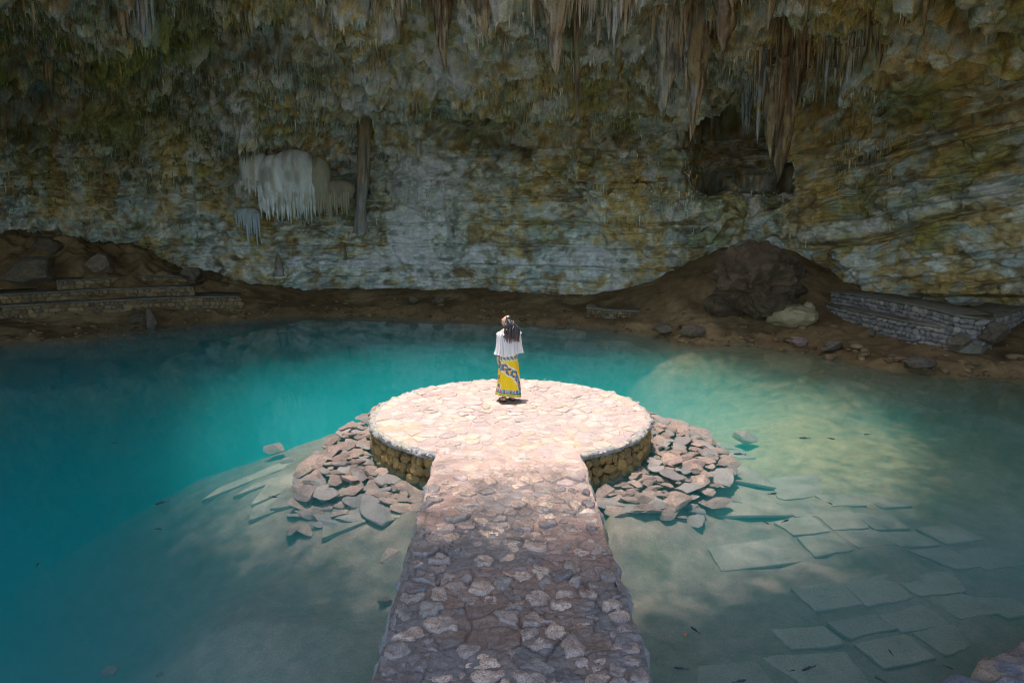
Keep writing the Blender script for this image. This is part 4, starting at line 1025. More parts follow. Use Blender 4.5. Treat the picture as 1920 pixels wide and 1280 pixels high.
pm = [lump_mesh('flowstone_mound', M_palem, 801, planes=3, sub=4, noise=0.14, cut=(0.85, 1.0))]
boulder(1485, 602, 0.55, 96, 50, 'smooth pale yellowish flowstone mound on the right bank', 'flowstone mound', pm, name='flowstone_mound', sink=0.62, dep=0.9)
boulder(1516, 590, 0.75, 26, 28, 'small rounded pale knob on the right end of the pale mound', 'rock', pm, name='rock', sink=0.2)
boulder(1636, 632, 0.5, 18, 18, 'single reddish stone on the slope below the right terraces', 'rock', name='rock', sink=0.2)
boulder(1300, 628, 0.15, 52, 26, 'broad ochre rock at the water edge right of centre', sink=0.35)
boulder(1242, 622, 0.15, 46, 20, 'low ochre rock at the water edge nearer the centre', sink=0.35)
boulder(1500, 648, 0.03, 90, 22, 'long flat pinkish rock lying at the right water edge', sink=0.4, mats=rock_m)
boulder(1562, 655, 0.1, 50, 20, 'low brown rock right of the long flat pinkish one', sink=0.35)
boulder(1728, 690, 0.12, 62, 26, 'knobbly brown rock at the water edge under the right terraces', sink=0.3)
boulder(1676, 676, 0.1, 22, 18, 'small round rock left of the knobbly brown one at the right shore', 'rock', name='rock', sink=0.3)
boulder(1828, 628, 0.75, 70, 62, 'rough dark rock closing the end of the right terraces', sink=0.3)
boulder(1868, 640, 0.7, 60, 44, 'low dark rock beyond the rock that closes the right terraces', sink=0.3)
boulder(1800, 652, 0.5, 52, 34, 'broken dark rock in front of the right terrace end', sink=0.3)
boulder(130, 470, 2.1, 60, 30, 'dark ledge-like rock high on the left hill', sink=0.3)
boulder(240, 486, 1.9, 70, 26, 'flat brown rock on the left hill above the terraces', sink=0.3)
boulder(300, 500, 1.6, 60, 28, 'brown sloping rock on the right shoulder of the left hill', sink=0.3)
boulder(775, 566, 0.45, 22, 14, 'small dark rock on the far bank, left of the person', 'rock', name='rock', sink=0.3)
boulder(820, 568, 0.45, 26, 13, 'flat dark rock on the far bank just right of the small one', 'rock', name='rock', sink=0.3)
boulder(1108, 578, 0.5, 24, 10, 'small ledge-like rock on the far bank right of the person', 'rock', name='rock', sink=0.3)
# rubble along the water line
rub_v, rub_f, rub_c, n = [], [], [], 0
bmt = bmesh.new(); bmesh.ops.create_icosphere(bmt, subdivisions=2, radius=1.0)
ico = np.array([v.co[:] for v in bmt.verts]); icf = np.array([[v.index for v in f.verts] for f in bmt.faces]); bmt.free()
def on_shore(px, off):
    py = np.interp(px, [0, 150, 300, 400, 500, 640, 800, 960, 1100, 1200, 1290, 1390, 1480, 1560, 1650, 1750, 1900], [640, 630, 612, 600, 594, 590, 597, 602, 610, 622, 640, 643, 655, 668, 684, 697, 710])
    p = at_z(px, float(py), 0); d = Vector((p.x-Q0[0], p.y-Q0[1], 0)).normalized(); return p+d*off
for k in range(420):
    px = rnd.uniform(-20, 1940)
    off = abs(rnd.gauss(0, 0.5))-0.15 if rnd.random() < 0.6 else rnd.uniform(0, 3.2)
    p = on_shore(px, off); w = rnd.uniform(0.03, 0.09)*(1.7 if rnd.random() < 0.15 else 1)
    v = ico*(1+0.22*fbm(ico[:, 0]+k, ico[:, 1], ico[:, 2], 1.3, 3))[:, None]*np.array([w*rnd.uniform(1, 1.7), w*rnd.uniform(.8, 1.2), w*rnd.uniform(.5, .8)])
    an = rnd.uniform(0, 3.14); ca, sa = math.cos(an), math.sin(an)
    v = np.stack([v[:, 0]*ca-v[:, 1]*sa+p.x, v[:, 0]*sa+v[:, 1]*ca+p.y, v[:, 2]+gz(p.x, p.y)+w*0.2], 1)
    rub_v.append(v); rub_f.append(icf+n); n += len(v); rub_c.append(np.zeros((len(v), 3))+np.array([0.21, 0.14, 0.07])*rnd.uniform(0.5, 1.25))
tag(link('rubble', mesh_np('rubble', np.concatenate(rub_v), np.concatenate(rub_f), M_bed, np.concatenate(rub_c))), 'loose stones and gravel scattered along the muddy water edge', 'rubble', kind='stuff')

# ================================================================ TERRACE WALLS
M_tstone = rock_mat('terrace_stone', base=(0.25, 0.175, 0.08), use_col=False, rough=0.85, scale=1.8, bump=0.8, dist=0.03, var=0.4, tint=(0.18, 0.17, 0.13), tint_amt=0.6, rand=0.4, spec=0.3, speck=0.3)
M_tgrey = rock_mat('terrace_stone_grey', base=(0.30, 0.285, 0.25), use_col=False, rough=0.85, scale=1.8, bump=0.8, dist=0.03, var=0.4, tint=(0.18, 0.16, 0.10), tint_amt=0.5, rand=0.35, spec=0.3, speck=0.3)
M_cap = rock_mat('terrace_cap', base=(0.19, 0.175, 0.13), use_col=False, rough=0.9, scale=1.5, bump=0.7, dist=0.03, var=0.35, tint=(0.15, 0.11, 0.06), tint_amt=0.7, spec=0.2, speck=0.25)
ts_y = [lump_mesh('stone', M_tstone, 900+k, planes=8, sub=2, noise=0.08, cut=(0.6, 0.9)) for k in range(8)]
ts_g = [lump_mesh('stone', M_tgrey, 930+k, planes=8, sub=2, noise=0.08, cut=(0.6, 0.9)) for k in range(8)]
def terrace(pts, drop, back, label, stones, smin=0.08, smax=0.17, limit=290):
    """pts: top front edge in world space; drop: height of the face; back: depth of the tread"""
    P = [Vector(p) for p in pts]
    o0 = P[0].copy(); root = tag(empty('terrace_wall', o0), label, 'stone terrace', 'dry stone terraces on the banks')
    ds = [0]
    for a_, b_ in zip(P[:-1], P[1:]): ds.append(ds[-1]+(b_-a_).length)
    tot = ds[-1]; N_ = int(tot/0.07)+2; tq = np.linspace(0, tot, N_)
    A = np.array([[p.x, p.y, p.z] for p in P]); Q = np.stack([np.interp(tq, ds, A[:, k]) for k in range(3)], 1)
    tg = np.gradient(Q[:, :2], axis=0); tg /= np.linalg.norm(tg, axis=1, keepdims=True)
    nr = np.stack([tg[:, 1], -tg[:, 0]], 1)
    mid = Q[N_//2, :2]
    if (nr[N_//2]*(Q0-mid)).sum() < 0: nr = -nr            # towards the pool
    prof_ = [(0.02, -drop-0.4), (0.0, -drop*0.6), (-0.02, -0.05), (0.04, -0.045), (0.05, -0.015), (0.03, 0.0), (-0.15, 0.005), (-back*0.5, 0.0), (-back, 0.02), (-back, -drop-0.4)]
    V_ = np.zeros((len(prof_), N_, 3))
    for k, (of, dz) in enumerate(prof_):
        jj_ = 0.035*fbm(Q[:, 0]+k*.3, Q[:, 1], k*0.4, 1.8, 4)
        V_[k, :, :2] = Q[:, :2]+nr*(of+jj_)[:, None] if np.ndim(of+jj_) else 0
        V_[k, :, 2] = Q[:, 2]+dz+0.025*fbm(Q[:, 0], Q[:, 1], k, 1.5, 3)
    V_ -= np.array(o0)
    link('coping', mesh_np('coping', V_.reshape(-1, 3), grid_faces(len(prof_), N_), M_cap), root)
    z_ = -0.05; cnt_ = 0
    while z_ > -drop-0.05 and cnt_ < limit:
        hh = rnd.uniform(smin, smax)*0.5; s_ = rnd.uniform(0, 0.1)
        while s_ < tot and cnt_ < limit:
            w_ = rnd.uniform(smin, smax)*rnd.choice([0.5, 0.7, 1.0])
            q = [float(np.interp(s_+w_, tq, Q[:, k])) for k in range(3)]; nn = [float(np.interp(s_+w_, tq, nr[:, k])) for k in range(2)]
            an = math.atan2(nn[1], nn[0])-math.pi/2
            link('stone', rnd.choice(stones), root, loc=(q[0]-o0.x+nn[0]*0.015, q[1]-o0.y+nn[1]*0.015, q[2]-o0.z+z_-hh+rnd.uniform(-.01, .01)),
                 rot=(rnd.uniform(-.15, .15), rnd.uniform(-.2, .2), an), scale=(w_*1.15, 0.085, hh*1.15))
            s_ += 2*w_*0.95; cnt_ += 1
        z_ -= 2*hh*0.92
    return root
def tl(pts): return [tuple(at_z(a_, b_, z_)) for a_, b_, z_ in pts]
terrace(tl([(105, 525, 1.5), (170, 522, 1.5), (250, 518, 1.5), (322, 516, 1.5), (345, 519, 1.45)]), 0.40, 1.2, 'topmost and shortest dry stone terrace on the left bank', ts_y)
terrace(tl([(-80, 556, 1.15), (0, 551, 1.15), (100, 546, 1.15), (200, 541, 1.15), (300, 538, 1.15), (362, 537, 1.15)]), 0.40, 1.3, 'middle dry stone terrace of the three on the left bank', ts_y, 0.10, 0.2)
terrace(tl([(-80, 580, 0.82), (0, 573, 0.82), (150, 565, 0.82), (300, 558, 0.82), (400, 555, 0.80), (450, 556, 0.74)]), 0.45, 1.3, 'lowest and longest dry stone terrace on the left bank', ts_y, 0.11, 0.2)
terrace(tl([(1558, 546, 1.35), (1600, 551, 1.35), (1680, 564, 1.35), (1750, 578, 1.33), (1800, 591, 1.3), (1846, 596, 1.25), (1885, 588, 1.2), (1925, 574, 1.15)]), 0.55, 1.0, 'upper curved stone terrace wall with a pale rim on the right bank', ts_g, 0.10, 0.2)
terrace(tl([(1540, 566, 0.98), (1580, 575, 0.98), (1650, 591, 0.97), (1720, 605, 0.95), (1780, 614, 0.93), (1815, 614, 0.88), (1850, 602, 0.82)]), 0.50, 0.9, 'lower curved stone terrace wall on the right bank', ts_g, 0.10, 0.2)
terrace(tl([(1100, 576, 0.55), (1140, 580, 0.55), (1200, 583, 0.52)]), 0.14, 0.5, 'short row of yellowish stones on the far bank right of the person', ts_y, 0.08, 0.13)

# ================================================================ FISH, LEAVES
def principled(name, col_, rough=0.5, spec=0.5):
    m = bpy.data.materials.new(name); m.use_nodes = True; b = m.node_tree.nodes['Principled BSDF']
    b.inputs['Base Color'].default_value = col_+(1,); b.inputs['Roughness'].default_value = rough; b.inputs['Specular IOR Level'].default_value = spec
    return m
M_fish = principled('fish_skin', (0.03, 0.035, 0.04), 0.4); M_fin = principled('fish_fin', (0.05, 0.06, 0.06), 0.5)
u = np.linspace(0, 1, 16)[:, None]; a = np.linspace(0, 2*np.pi, 12, endpoint=False)[None]
hgt = 0.13*np.sin(np.pi*u**0.75)**0.8*(1-0.55*u)+0.012
fv = np.stack([(u-0.5)+0*a, 0.55*hgt*np.cos(a), hgt*np.sin(a)], -1).reshape(-1, 3)
fish_body = mesh_np('body', fv, grid_faces(16, 12, True), M_fish)
def fin_mesh(pts, th=0.006):
    P = np.array(pts); v = np.concatenate([np.stack([P[:, 0], P[:, 0]*0+th, P[:, 1]], 1), np.stack([P[:, 0], P[:, 0]*0-th, P[:, 1]], 1)]); m_ = len(P)
    sides = np.array([(i, (i+1) % m_, m_+(i+1) % m_, m_+i) for i in range(m_)])
    return mesh_np('fin', v, [np.array([list(range(m_))[::-1]]), np.array([list(range(m_, 2*m_))]), sides], M_fin, smooth=False)
tail_m = fin_mesh([(0.44, 0.02), (0.62, 0.12), (0.57, 0.0), (0.62, -0.12), (0.44, -0.02)])
dors_m = fin_mesh([(-0.12, 0.09), (0.02, 0.17), (0.20, 0.10), (0.22, 0.06)])
fish = [(302, 942, 22, 20, 'dark fish under the far left slabs, the higher of two'), (297, 991, 15, -5, 'small dark fish below another at the left'), (70, 1058, 16, -45, 'lone fish near the left edge of the pool'),
        (513, 931, 16, -5, 'tiny bright-backed fish over the left slabs'), (213, 830, 14, 5, 'fish in the turquoise water at far left'),
        (1303, 1180, 24, 75, 'fish pointing away from the viewer near the lower right walkway side'), (1515, 1252, 33, 14, 'large dark fish at the bottom, right of centre'), (1387, 1276, 30, 8, 'dark fish cut near the bottom edge'),
        (1276, 1252, 26, -8, 'dark fish close to the walkway at the bottom right'), (1473, 976, 20, 20, 'fish over the first big right slab'), (1437, 980, 12, 80, 'short fish seen end on beside a slab'),
        (1449, 925, 17, 6, 'fish above the slab corner right of the rocks'), (1670, 1222, 20, -60, 'fish over the lower right paving'), (1779, 1250, 16, -25, 'fish beside the corner ledge'),
        (1386, 851, 20, -8, 'fish at the right outer edge of the rocks'), (1556, 943, 12, -35, 'small fish on the shaded slab at right'), (1508, 821, 18, -6, 'thin fish in the pale green water'),
        (1559, 822, 13, -25, 'slanted fish right of the thin one in pale green water'), (1626, 814, 13, -5, 'farthest right little fish in the green water'), (1486, 1256, 14, 10, 'small fish left of the large bottom one')]
for k, (px, py, w, ang, lb) in enumerate(fish):
    p = at_z(px, py, -0.12); L_ = w/1280*p.y*1.05
    root = tag(empty('fish', p, math.radians(ang*1.6+(180 if k % 2 else 0))), lb, 'fish', 'small dark fish in the pool')
    root.scale = (L_, L_*0.9, L_*0.9)
    link('body', fish_body, root); link('tail_fin', tail_m, root); link('dorsal_fin', dors_m, root)
M_leaf_o = principled('orange_leaf', (0.55, 0.16, 0.02), 0.6)
lv = np.array([(-1, 0, 0), (-0.4, 0.34, 0.05), (0.3, 0.36, 0.02), (1, 0, 0.1), (0.3, -0.36, 0.02), (-0.4, -0.34, 0.05), (0, 0, -0.04)])
leaf_me = mesh_np('fallen_leaf', lv, np.array([(6, 0, 5), (6, 1, 0), (6, 2, 1), (6, 3, 2), (6, 4, 3), (6, 5, 4)]), M_leaf_o)
M_petal = principled('pale_leaf', (0.7, 0.68, 0.6), 0.6); leaf_w = leaf_me.copy(); leaf_w.materials.clear(); leaf_w.materials.append(M_petal)
for (px, py, w, m_, lb) in [(1285, 1189, 12, leaf_me, 'orange leaf floating close to the walkway at lower right'), (1332, 757, 5, leaf_me, 'tiny orange leaf floating beyond the right rocks'), (1021, 711, 6, leaf_w, 'white leaf floating just behind the platform'),
                            (625, 742, 4, leaf_w, 'pale speck of a leaf floating left behind the platform'), (1598, 855, 5, leaf_me, 'small red leaf on the green water at right'), (848, 688, 4, leaf_me, 'reddish leaf floating on the turquoise water left of the person')]:
    p = at_z(px, py, 0.008); s_ = w/2/1280*p.y
    tag(link('fallen_leaf', m_, loc=p, rot=(0, 0, rnd.uniform(0, 6)), scale=(s_, s_, s_)), lb, 'leaf', 'fallen leaves on the water')

# ================================================================ LEAF SCREEN OVER THE OPENING (unseen, added to bound and soften the sunlight)
NL = 190000
hc_ = np.array([-1.75, 15.2])
r_ = 3.0+8.2*rng.random(NL)**0.7; th_ = rng.random(NL)*2*np.pi
Rn = r_*(1+0.10*vnoise(np.cos(th_)*2, np.sin(th_)*2, 1.0))
sn = np.sin(th_); cn = np.cos(th_)
lim = 5.3+1.0*sn*(sn > 0)-0.35*sn*(sn < 0)+0.5*cn*(cn > 0)+1.0*np.abs(cn)*(cn < 0)-1.6*np.abs(sn*cn)*(sn < 0)*(cn < 0)
keep = rng.random(NL) < 0.02+0.98*sstep(-1.5, 3.0, Rn-lim)
keep &= Rn > lim-1.6
r_ = r_[keep]; th_ = th_[keep]; n = len(r_); grow = sstep(0.8, 3.4, (Rn-lim)[keep])
base = np.stack([hc_[0]+r_*np.cos(th_), hc_[1]+r_*np.sin(th_), LIP_Z+5.5+6*rng.random(n)], 1)
base[:, :2] += (base[:, 2:3]-18)*np.array([[SUN.x/SUN.z, SUN.y/SUN.z]])
A_ = rng.normal(size=(n, 3)); A_ /= np.linalg.norm(A_, axis=1, keepdims=True)
B_ = np.cross(A_, rng.normal(size=(n, 3))); B_ /= np.linalg.norm(B_, axis=1, keepdims=True)
sz_ = ((0.045+0.035*rng.random(n))*(1+1.6*grow))[:, None]
lvv = np.stack([base-A_*sz_, base+B_*sz_*0.6, base+A_*sz_, base-B_*sz_*0.6], 1).reshape(-1, 3)
M_screen = principled('leaf_screen', (0.05, 0.09, 0.02), 0.6)
tag(link('sun_leaf_screen', mesh_np('sun_leaf_screen', lvv, np.arange(n*4).reshape(-1, 4), M_screen, smooth=False)), 'unseen screen of leaves added above the roof opening to soften the sunlight edge', 'leaf_screen', kind='stuff')

# ================================================================ THE PERSON
M_skin = rock_mat('skin', base=(0.55, 0.33, 0.23), use_col=False, rough=0.5, scale=6, bump=0.05, dist=0.001, var=0.06, tint_amt=0.0, spec=0.4)
def skin_mesh(name, verts, edges, radii, mat, sub=2):
    me = bpy.data.meshes.new(name); me.from_pydata([tuple(v) for v in verts], edges, [])
    o = bpy.data.objects.new(name, me); COL.objects.link(o)
    m = o.modifiers.new('skin', 'SKIN')
    for i, r in enumerate(radii):
        sv = me.skin_vertices[0].data[i]; sv.radius = (r, r) if not isinstance(r, tuple) else r; sv.use_root = (i == 0)
    s = o.modifiers.new('sub', 'SUBSURF'); s.levels = sub; s.render_levels = sub
    dg = bpy.context.evaluated_depsgraph_get(); dg.update()
    out = bpy.data.meshes.new_from_object(o.evaluated_get(dg)); bpy.data.objects.remove(o)
    out.materials.clear(); out.materials.append(mat)
    out.polygons.foreach_set('use_smooth', [True]*len(out.polygons)); out.name = name
    return out
pp = at_z(954, 751, PT+0.015)
person = tag(empty('person', pp, math.radians(24)), 'person in white off-shoulder blouse and yellow patterned skirt, head tilted up, back to the viewer', 'person')
person['label'] = 'person in white off-shoulder blouse and yellow patterned skirt looking up, seen from behind'
bv = [(0, 0, .90), (0, 0, 1.03), (0, .005, 1.17), (0, -.005, 1.29), (-.008, .0, 1.355), (-.015, .012, 1.43),      # 0-5 spine, neck
      (-.10, 0, 1.31), (-.165, 0, 1.275), (-.200, -.025, 1.04), (-.200, .035, .835), (-.198, .05, .785),            # 6-10 left arm
      (.10, 0, 1.31), (.165, 0, 1.275), (.195, -.02, 1.04), (.18, .06, .84), (.175, .08, .79),                       # 11-15 right arm
      (-.085, 0, .84), (-.09, .02, .47), (-.10, -.01, .085), (-.10, -.035, .04), (-.115, .06, .035), (-.125, .135, .022),   # 16-21 left leg
      (.085, 0, .84), (.085, .02, .47), (.075, -.01, .085), (.075, -.035, .04), (.085, .06, .035), (.09, .135, .022)]       # 22-27 right leg
be = [(0, 1), (1, 2), (2, 3), (3, 4), (4, 5), (3, 6), (6, 7), (7, 8), (8, 9), (9, 10), (3, 11), (11, 12), (12, 13), (13, 14), (14, 15),
      (0, 16), (16, 17), (17, 18), (18, 19), (19, 20), (20, 21), (0, 22), (22, 23), (23, 24), (24, 25), (25, 26), (26, 27)]
br = [(.135, .10), (.105, .085), (.12, .095), (.10, .075), .050, .047, .055, .050, .036, .024, (.030, .014), .055, .050, .036, .024, (.030, .014),
      .085, .055, .032, .032, .034, .026, .085, .055, .032, .032, .034, .026]
body = skin_mesh('body', bv, be, br, M_skin)
parts = [body]
for sx_, hand in ((-1, Vector((-.198, .055, .765))), (1, Vector((.175, .085, .77)))):
    for k in range(4):                                      # four fingers of different length
        off = (k-1.5)*0.017; ln = (0.058, 0.068, 0.064, 0.050)[k]
        b = hand+Vector((0, off, 0.0)); cu = Vector((-sx_*0.012, 0.006, 0))
        vs = [b+Vector((0, 0, 0.02)), b+Vector((0, 0, -0.012)), b+Vector((0, 0, -0.012-ln*0.5))+cu*0.6, b+Vector((0, 0, -0.012-ln))+cu*2.0]
        parts.append(skin_mesh('finger', vs, [(0, 1), (1, 2), (2, 3)], [.009, .0088, .0078, .006], M_skin, 1))
    b = hand+Vector((0, 0.026, 0.03)); vs = [b, b+Vector((-sx_*0.01, 0.022, -0.022)), b+Vector((-sx_*0.014, 0.032, -0.05))]
    parts.append(skin_mesh('thumb', vs, [(0, 1), (1, 2)], [.011, .0095, .0075], M_skin, 1))
# head
bm = bmesh.new(); bmesh.ops.create_icosphere(bm, subdivisions=5, radius=1.0)
hv = np.array([v.co[:] for v in bm.verts])
def hb(c, s, p=1.0):
    d = np.array(c)/np.linalg.norm(c); return np.exp(-((hv-d)**2).sum(1)/s**2)*p
rad = 1+0*hv[:, 0]
x_, y_, z_ = hv.T
face = np.clip(y_, 0, 1)
rad = rad+hb((0, 1, -0.08), 0.16, 0.20)+hb((0, 1, 0.05), 0.12, 0.09)            # nose
rad = rad+hb((0, 1, -0.78), 0.28, 0.16)                                         # chin
rad = rad+hb((0, 1, -0.38), 0.13, 0.05)-hb((0, 1, -0.47), 0.05, 0.03)           # lips
rad = rad-hb((0.30, 1, 0.08), 0.15, 0.07)-hb((-0.30, 1, 0.08), 0.15, 0.07)      # eye sockets
rad = rad+hb((0.2, 1, 0.32), 0.22, 0.03)+hb((-0.2, 1, 0.32), 0.22, 0.03)
rad = rad+hb((0.5, 0.8, -0.25), 0.25, 0.03)+hb((-0.5, 0.8, -0.25), 0.25, 0.03)
rad = rad+hb((1, -0.05, -0.08), 0.13, 0.14)+hb((-1, -0.05, -0.08), 0.13, 0.14)  # ears
hv2 = hv*rad[:, None]*np.array([0.073, 0.092, 0.108])
hv2[:, 0] *= 1-0.22*np.clip(-z_, 0, 1)
Hm = Matrix.Translation((-.02, .02, 1.485)) @ Matrix.Rotation(math.radians(52), 4, 'Z') @ Matrix.Rotation(math.radians(24), 4, 'X')
for v, c in zip(bm.verts, hv2): v.co = Hm @ Vector(c)
hm = bpy.data.meshes.new('head'); bm.to_mesh(hm); bm.free()
parts.append(hm)
bj = bmesh.new()
for m in parts: bj.from_mesh(m)
for f in bj.faces: f.smooth = True; f.material_index = 0
jm = bpy.data.meshes.new('body'); bj.to_mesh(jm); bj.free(); jm.materials.append(M_skin)
link('body', jm, person)
M_eye = principled('eye_white', (0.8, 0.8, 0.78), 0.2); M_iris = principled('iris', (0.03, 0.02, 0.015), 0.1); M_lip = principled('lips', (0.45, 0.14, 0.12), 0.4)
for s_ in (-1, 1):
    bm = bmesh.new(); bmesh.ops.create_uvsphere(bm, u_segments=14, v_segments=10, radius=0.0115)
    for f in bm.faces: f.smooth = True; f.material_index = 1 if f.calc_center_median().y > 0.0098 else 0
    m = bpy.data.meshes.new('eye'); bm.to_mesh(m); bm.free(); m.materials.append(M_eye); m.materials.append(M_iris)
    e = link('eye', m, person, loc=Hm @ Vector((s_*0.026, 0.0765, 0.007))); e.rotation_euler = Hm.to_euler()
bm = bmesh.new(); bmesh.ops.create_uvsphere(bm, u_segments=16, v_segments=8, radius=1.0)
for v in bm.verts: v.co = Hm @ Vector((v.co.x*0.023, 0.088+v.co.y*0.006, -0.046+v.co.z*0.008))
m = bpy.data.meshes.new('lips'); bm.to_mesh(m); bm.free(); m.materials.append(M_lip); link('lips', m, person)
# hair: a cap and long wavy locks
M_hair = bpy.data.materials.new('hair'); M_hair.use_nodes = True
b = M_hair.node_tree.nodes['Principled BSDF']; at_ = M_hair.node_tree.nodes.new('ShaderNodeAttribute'); at_.attribute_name = 'Col'
M_hair.node_tree.links.new(at_.outputs['Color'], b.inputs['Base Color']); b.inputs['Roughness'].default_value = 0.32; b.inputs['Specular IOR Level'].default_value = 0.7
Vh, Fh, Ch, n = [], [], [], 0
hd = hv[:, 1]*1.0
capd = hv.copy(); capr = 1.10+0.03*fbm(capd[:, 0]*6, capd[:, 1], capd[:, 2], 3, 2)+0.02*np.sin(capd[:, 0]*60)
front = sstep(0.12, 0.32, capd[:, 1]*0.9-capd[:, 2]*0.30+0.02)          # leave the face free
capr = capr-0.25*front
cap = capd*capr[:, None]*np.array([0.077, 0.094, 0.108])
cap = np.array([(Hm @ Vector(c))[:] for c in cap])
bmt = bmesh.new(); bmesh.ops.create_icosphere(bmt, subdivisions=5, radius=1.0); icf5 = np.array([[v.index for v in f.verts] for f in bmt.faces]); bmt.free()
Vh.append(cap); Fh3 = icf5; Ch.append(np.zeros((len(cap), 3))+np.array([0.022, 0.017, 0.017])); n = len(cap)
hr = random.Random(3)
for k in range(150):
    a0 = hr.uniform(math.radians(165), math.radians(385))       # round the back of the skull, ear to ear
    el = hr.uniform(-0.35, 0.75)
    d = Vector((math.cos(a0)*math.cos(el), math.sin(a0)*math.cos(el)*1.0, math.sin(el)))
    st = Hm @ Vector((d.x*0.080, d.y*0.098, d.z*0.112))
    endz = hr.uniform(1.10, 1.24); ex_ = -0.015+d.x*0.10+hr.uniform(-.03, .04)+0.025
    ey = -0.085-hr.uniform(0, 0.06)-0.02*(1-abs(d.x))
    nseg = 22; ph = hr.uniform(0, 6); rr_ = hr.uniform(0.007, 0.012)
    ring = []
    for j in range(nseg):
        t = j/(nseg-1)
        zc = st.z*(1-t)+endz*t
        k1 = min(1, t*2.2); out_ = 0.03*math.sin(min(t*3, 1)*math.pi)
        xx = st.x*(1-k1)+ex_*k1+0.013*math.sin(t*11+ph)*t+0.02*t*d.x
        yy_ = st.y*(1-k1)+ey*k1-out_*0.6+0.011*math.cos(t*10+ph)*t
        r1 = rr_*(1-0.75*t**3)*(0.7+0.5*math.sin(min(1, t*4)*math.pi/2))
        for q_ in range(6): ring.append((xx+r1*math.cos(q_*math.pi/3), yy_+r1*math.sin(q_*math.pi/3), zc))
    Vh.append(np.array(ring)); Fh.append(grid_faces(nseg, 6, True)+n); n += len(ring)
    tcol = np.repeat(np.linspace(0, 1, nseg), 6)
    Ch.append(mixc(np.zeros((nseg*6, 3))+np.array([0.022, 0.019, 0.024]), np.array([0.20, 0.11, 0.06]), sstep(0.62, 1.1, tcol+hr.uniform(-.15, .15))))
link('hair', mesh_np('hair', np.concatenate(Vh), [Fh3, np.concatenate(Fh)], M_hair, np.concatenate(Ch)), person)
# clothes
def cloth_mat(name, col_=None, rough=0.8, trans=0.0):
    m = bpy.data.materials.new(name); m.use_nodes = True; N = m.node_tree.nodes; L = m.node_tree.links; b = N['Principled BSDF']
    b.inputs['Roughness'].default_value = rough; b.inputs['Specular IOR Level'].default_value = 0.2
    if col_ is None:
        a_ = N.new('ShaderNodeAttribute'); a_.attribute_name = 'Col'; L.new(a_.outputs['Color'], b.inputs['Base Color'])
    else: b.inputs['Base Color'].default_value = col_+(1,)
    nz = N.new('ShaderNodeTexNoise'); nz.inputs['Scale'].default_value = 30; bp = N.new('ShaderNodeBump'); bp.inputs['Strength'].default_value = 0.15; bp.inputs['Distance'].default_value = 0.004
    L.new(nz.outputs[0], bp.inputs['Height']); L.new(bp.outputs[0], b.inputs['Normal'])
    if trans:
        t = N.new('ShaderNodeBsdfTranslucent'); t.inputs[0].default_value = (0.8, 0.8, 0.8, 1); mx = N.new('ShaderNodeMixShader'); mx.inputs[0].default_value = trans
        L.new(b.outputs[0], mx.inputs[1]); L.new(t.outputs[0], mx.inputs[2]); L.new(mx.outputs[0], N['Material Output'].inputs[0])
    return m
M_blouse = cloth_mat('white_cotton', (0.78, 0.78, 0.78), 0.85, 0.25); M_skirt = cloth_mat('printed_cotton', None, 0.75)
def loft(name, rows, nseg, mat, fold, colf=None):
    """rows: (cx, cy, z, rx, ry, foldamp)"""
    R_ = np.array(rows); k = len(rows); a = np.linspace(0, 2*np.pi, nseg, endpoint=False)[None]
    f = 1+R_[:, 5:6]*fold(a, np.linspace(0, 1, k)[:, None])
    x = R_[:, 0:1]+R_[:, 3:4]*f*np.cos(a); y = R_[:, 1:2]+R_[:, 4:5]*f*np.sin(a); z = R_[:, 2:3]+0*a
    return x, y, z, a
def dense(rows, n):
    R_ = np.array(rows); t = np.linspace(0, 1, len(R_)); q = np.linspace(0, 1, n)
    return np.stack([np.interp(q, t, R_[:, k]) for k in range(R_.shape[1])], 1)
rows = dense([(0, 0, 1.285, .182, .082, 0), (0, -.002, 1.27, .190, .092, .02), (0, -.01, 1.20, .190, .110, .05), (0, -.012, 1.08, .188, .125, .10), (0, -.01, .95, .185, .145, .15), (0, -.005, .875, .190, .155, .20)], 60)
x, y, z, a = loft('blouse', rows, 220, M_blouse, lambda a, t: np.sin(a*13+2*vnoise(np.cos(a)*2, np.sin(a)*2, 3))*0.55+0.6*vnoise(np.cos(a)*6, np.sin(a)*6, t*1.5)+0*t)
z = z-0.02*np.sin(a*2)*(z < 0.95)*((0.95-z)/0.08)
link('blouse', mesh_np('blouse', np.stack([x, y, z], -1).reshape(-1, 3), grid_faces(60, 220, True), M_blouse), person)
rows = dense([(0, -.002, 1.288, .180, .082, 0.0), (0, -.004, 1.312, .190, .092, .05), (0, -.004, 1.296, .206, .106, .10), (0, -.004, 1.262, .222, .124, .16)], 20)   # turned-down frill
x, y, z, a = loft('frill', rows, 200, M_blouse, lambda a, t: np.sin(a*22)+0.6*vnoise(np.cos(a)*5, np.sin(a)*5, 1))
link('frill', mesh_np('frill', np.stack([x, y, z], -1).reshape(-1, 3), grid_faces(20, 200, True), M_blouse), person)
for s_ in (-1, 1):                                         # flared sleeves
    rows = dense([(s_*.150, 0, 1.300, .050, .060, 0), (s_*.172, -.004, 1.24, .062, .068, .05), (s_*.183, -.015, 1.12, .058, .070, .10), (s_*.192, -.02, 1.0, .062, .078, .14), (s_*.198, -.012, .925, .074, .086, .16), (s_*.202, -.01, .900, .080, .09, .18)], 44)
    x, y, z, a = loft('sleeve', rows, 96, M_blouse, lambda a, t: np.sin(a*8+1.3*s_)*0.6+0.6*vnoise(np.cos(a)*4, np.sin(a)*4, 3+s_+t))
    link('sleeve', mesh_np('sleeve', np.stack([x, y, z], -1).reshape(-1, 3), grid_faces(44, 96, True), M_blouse), person)
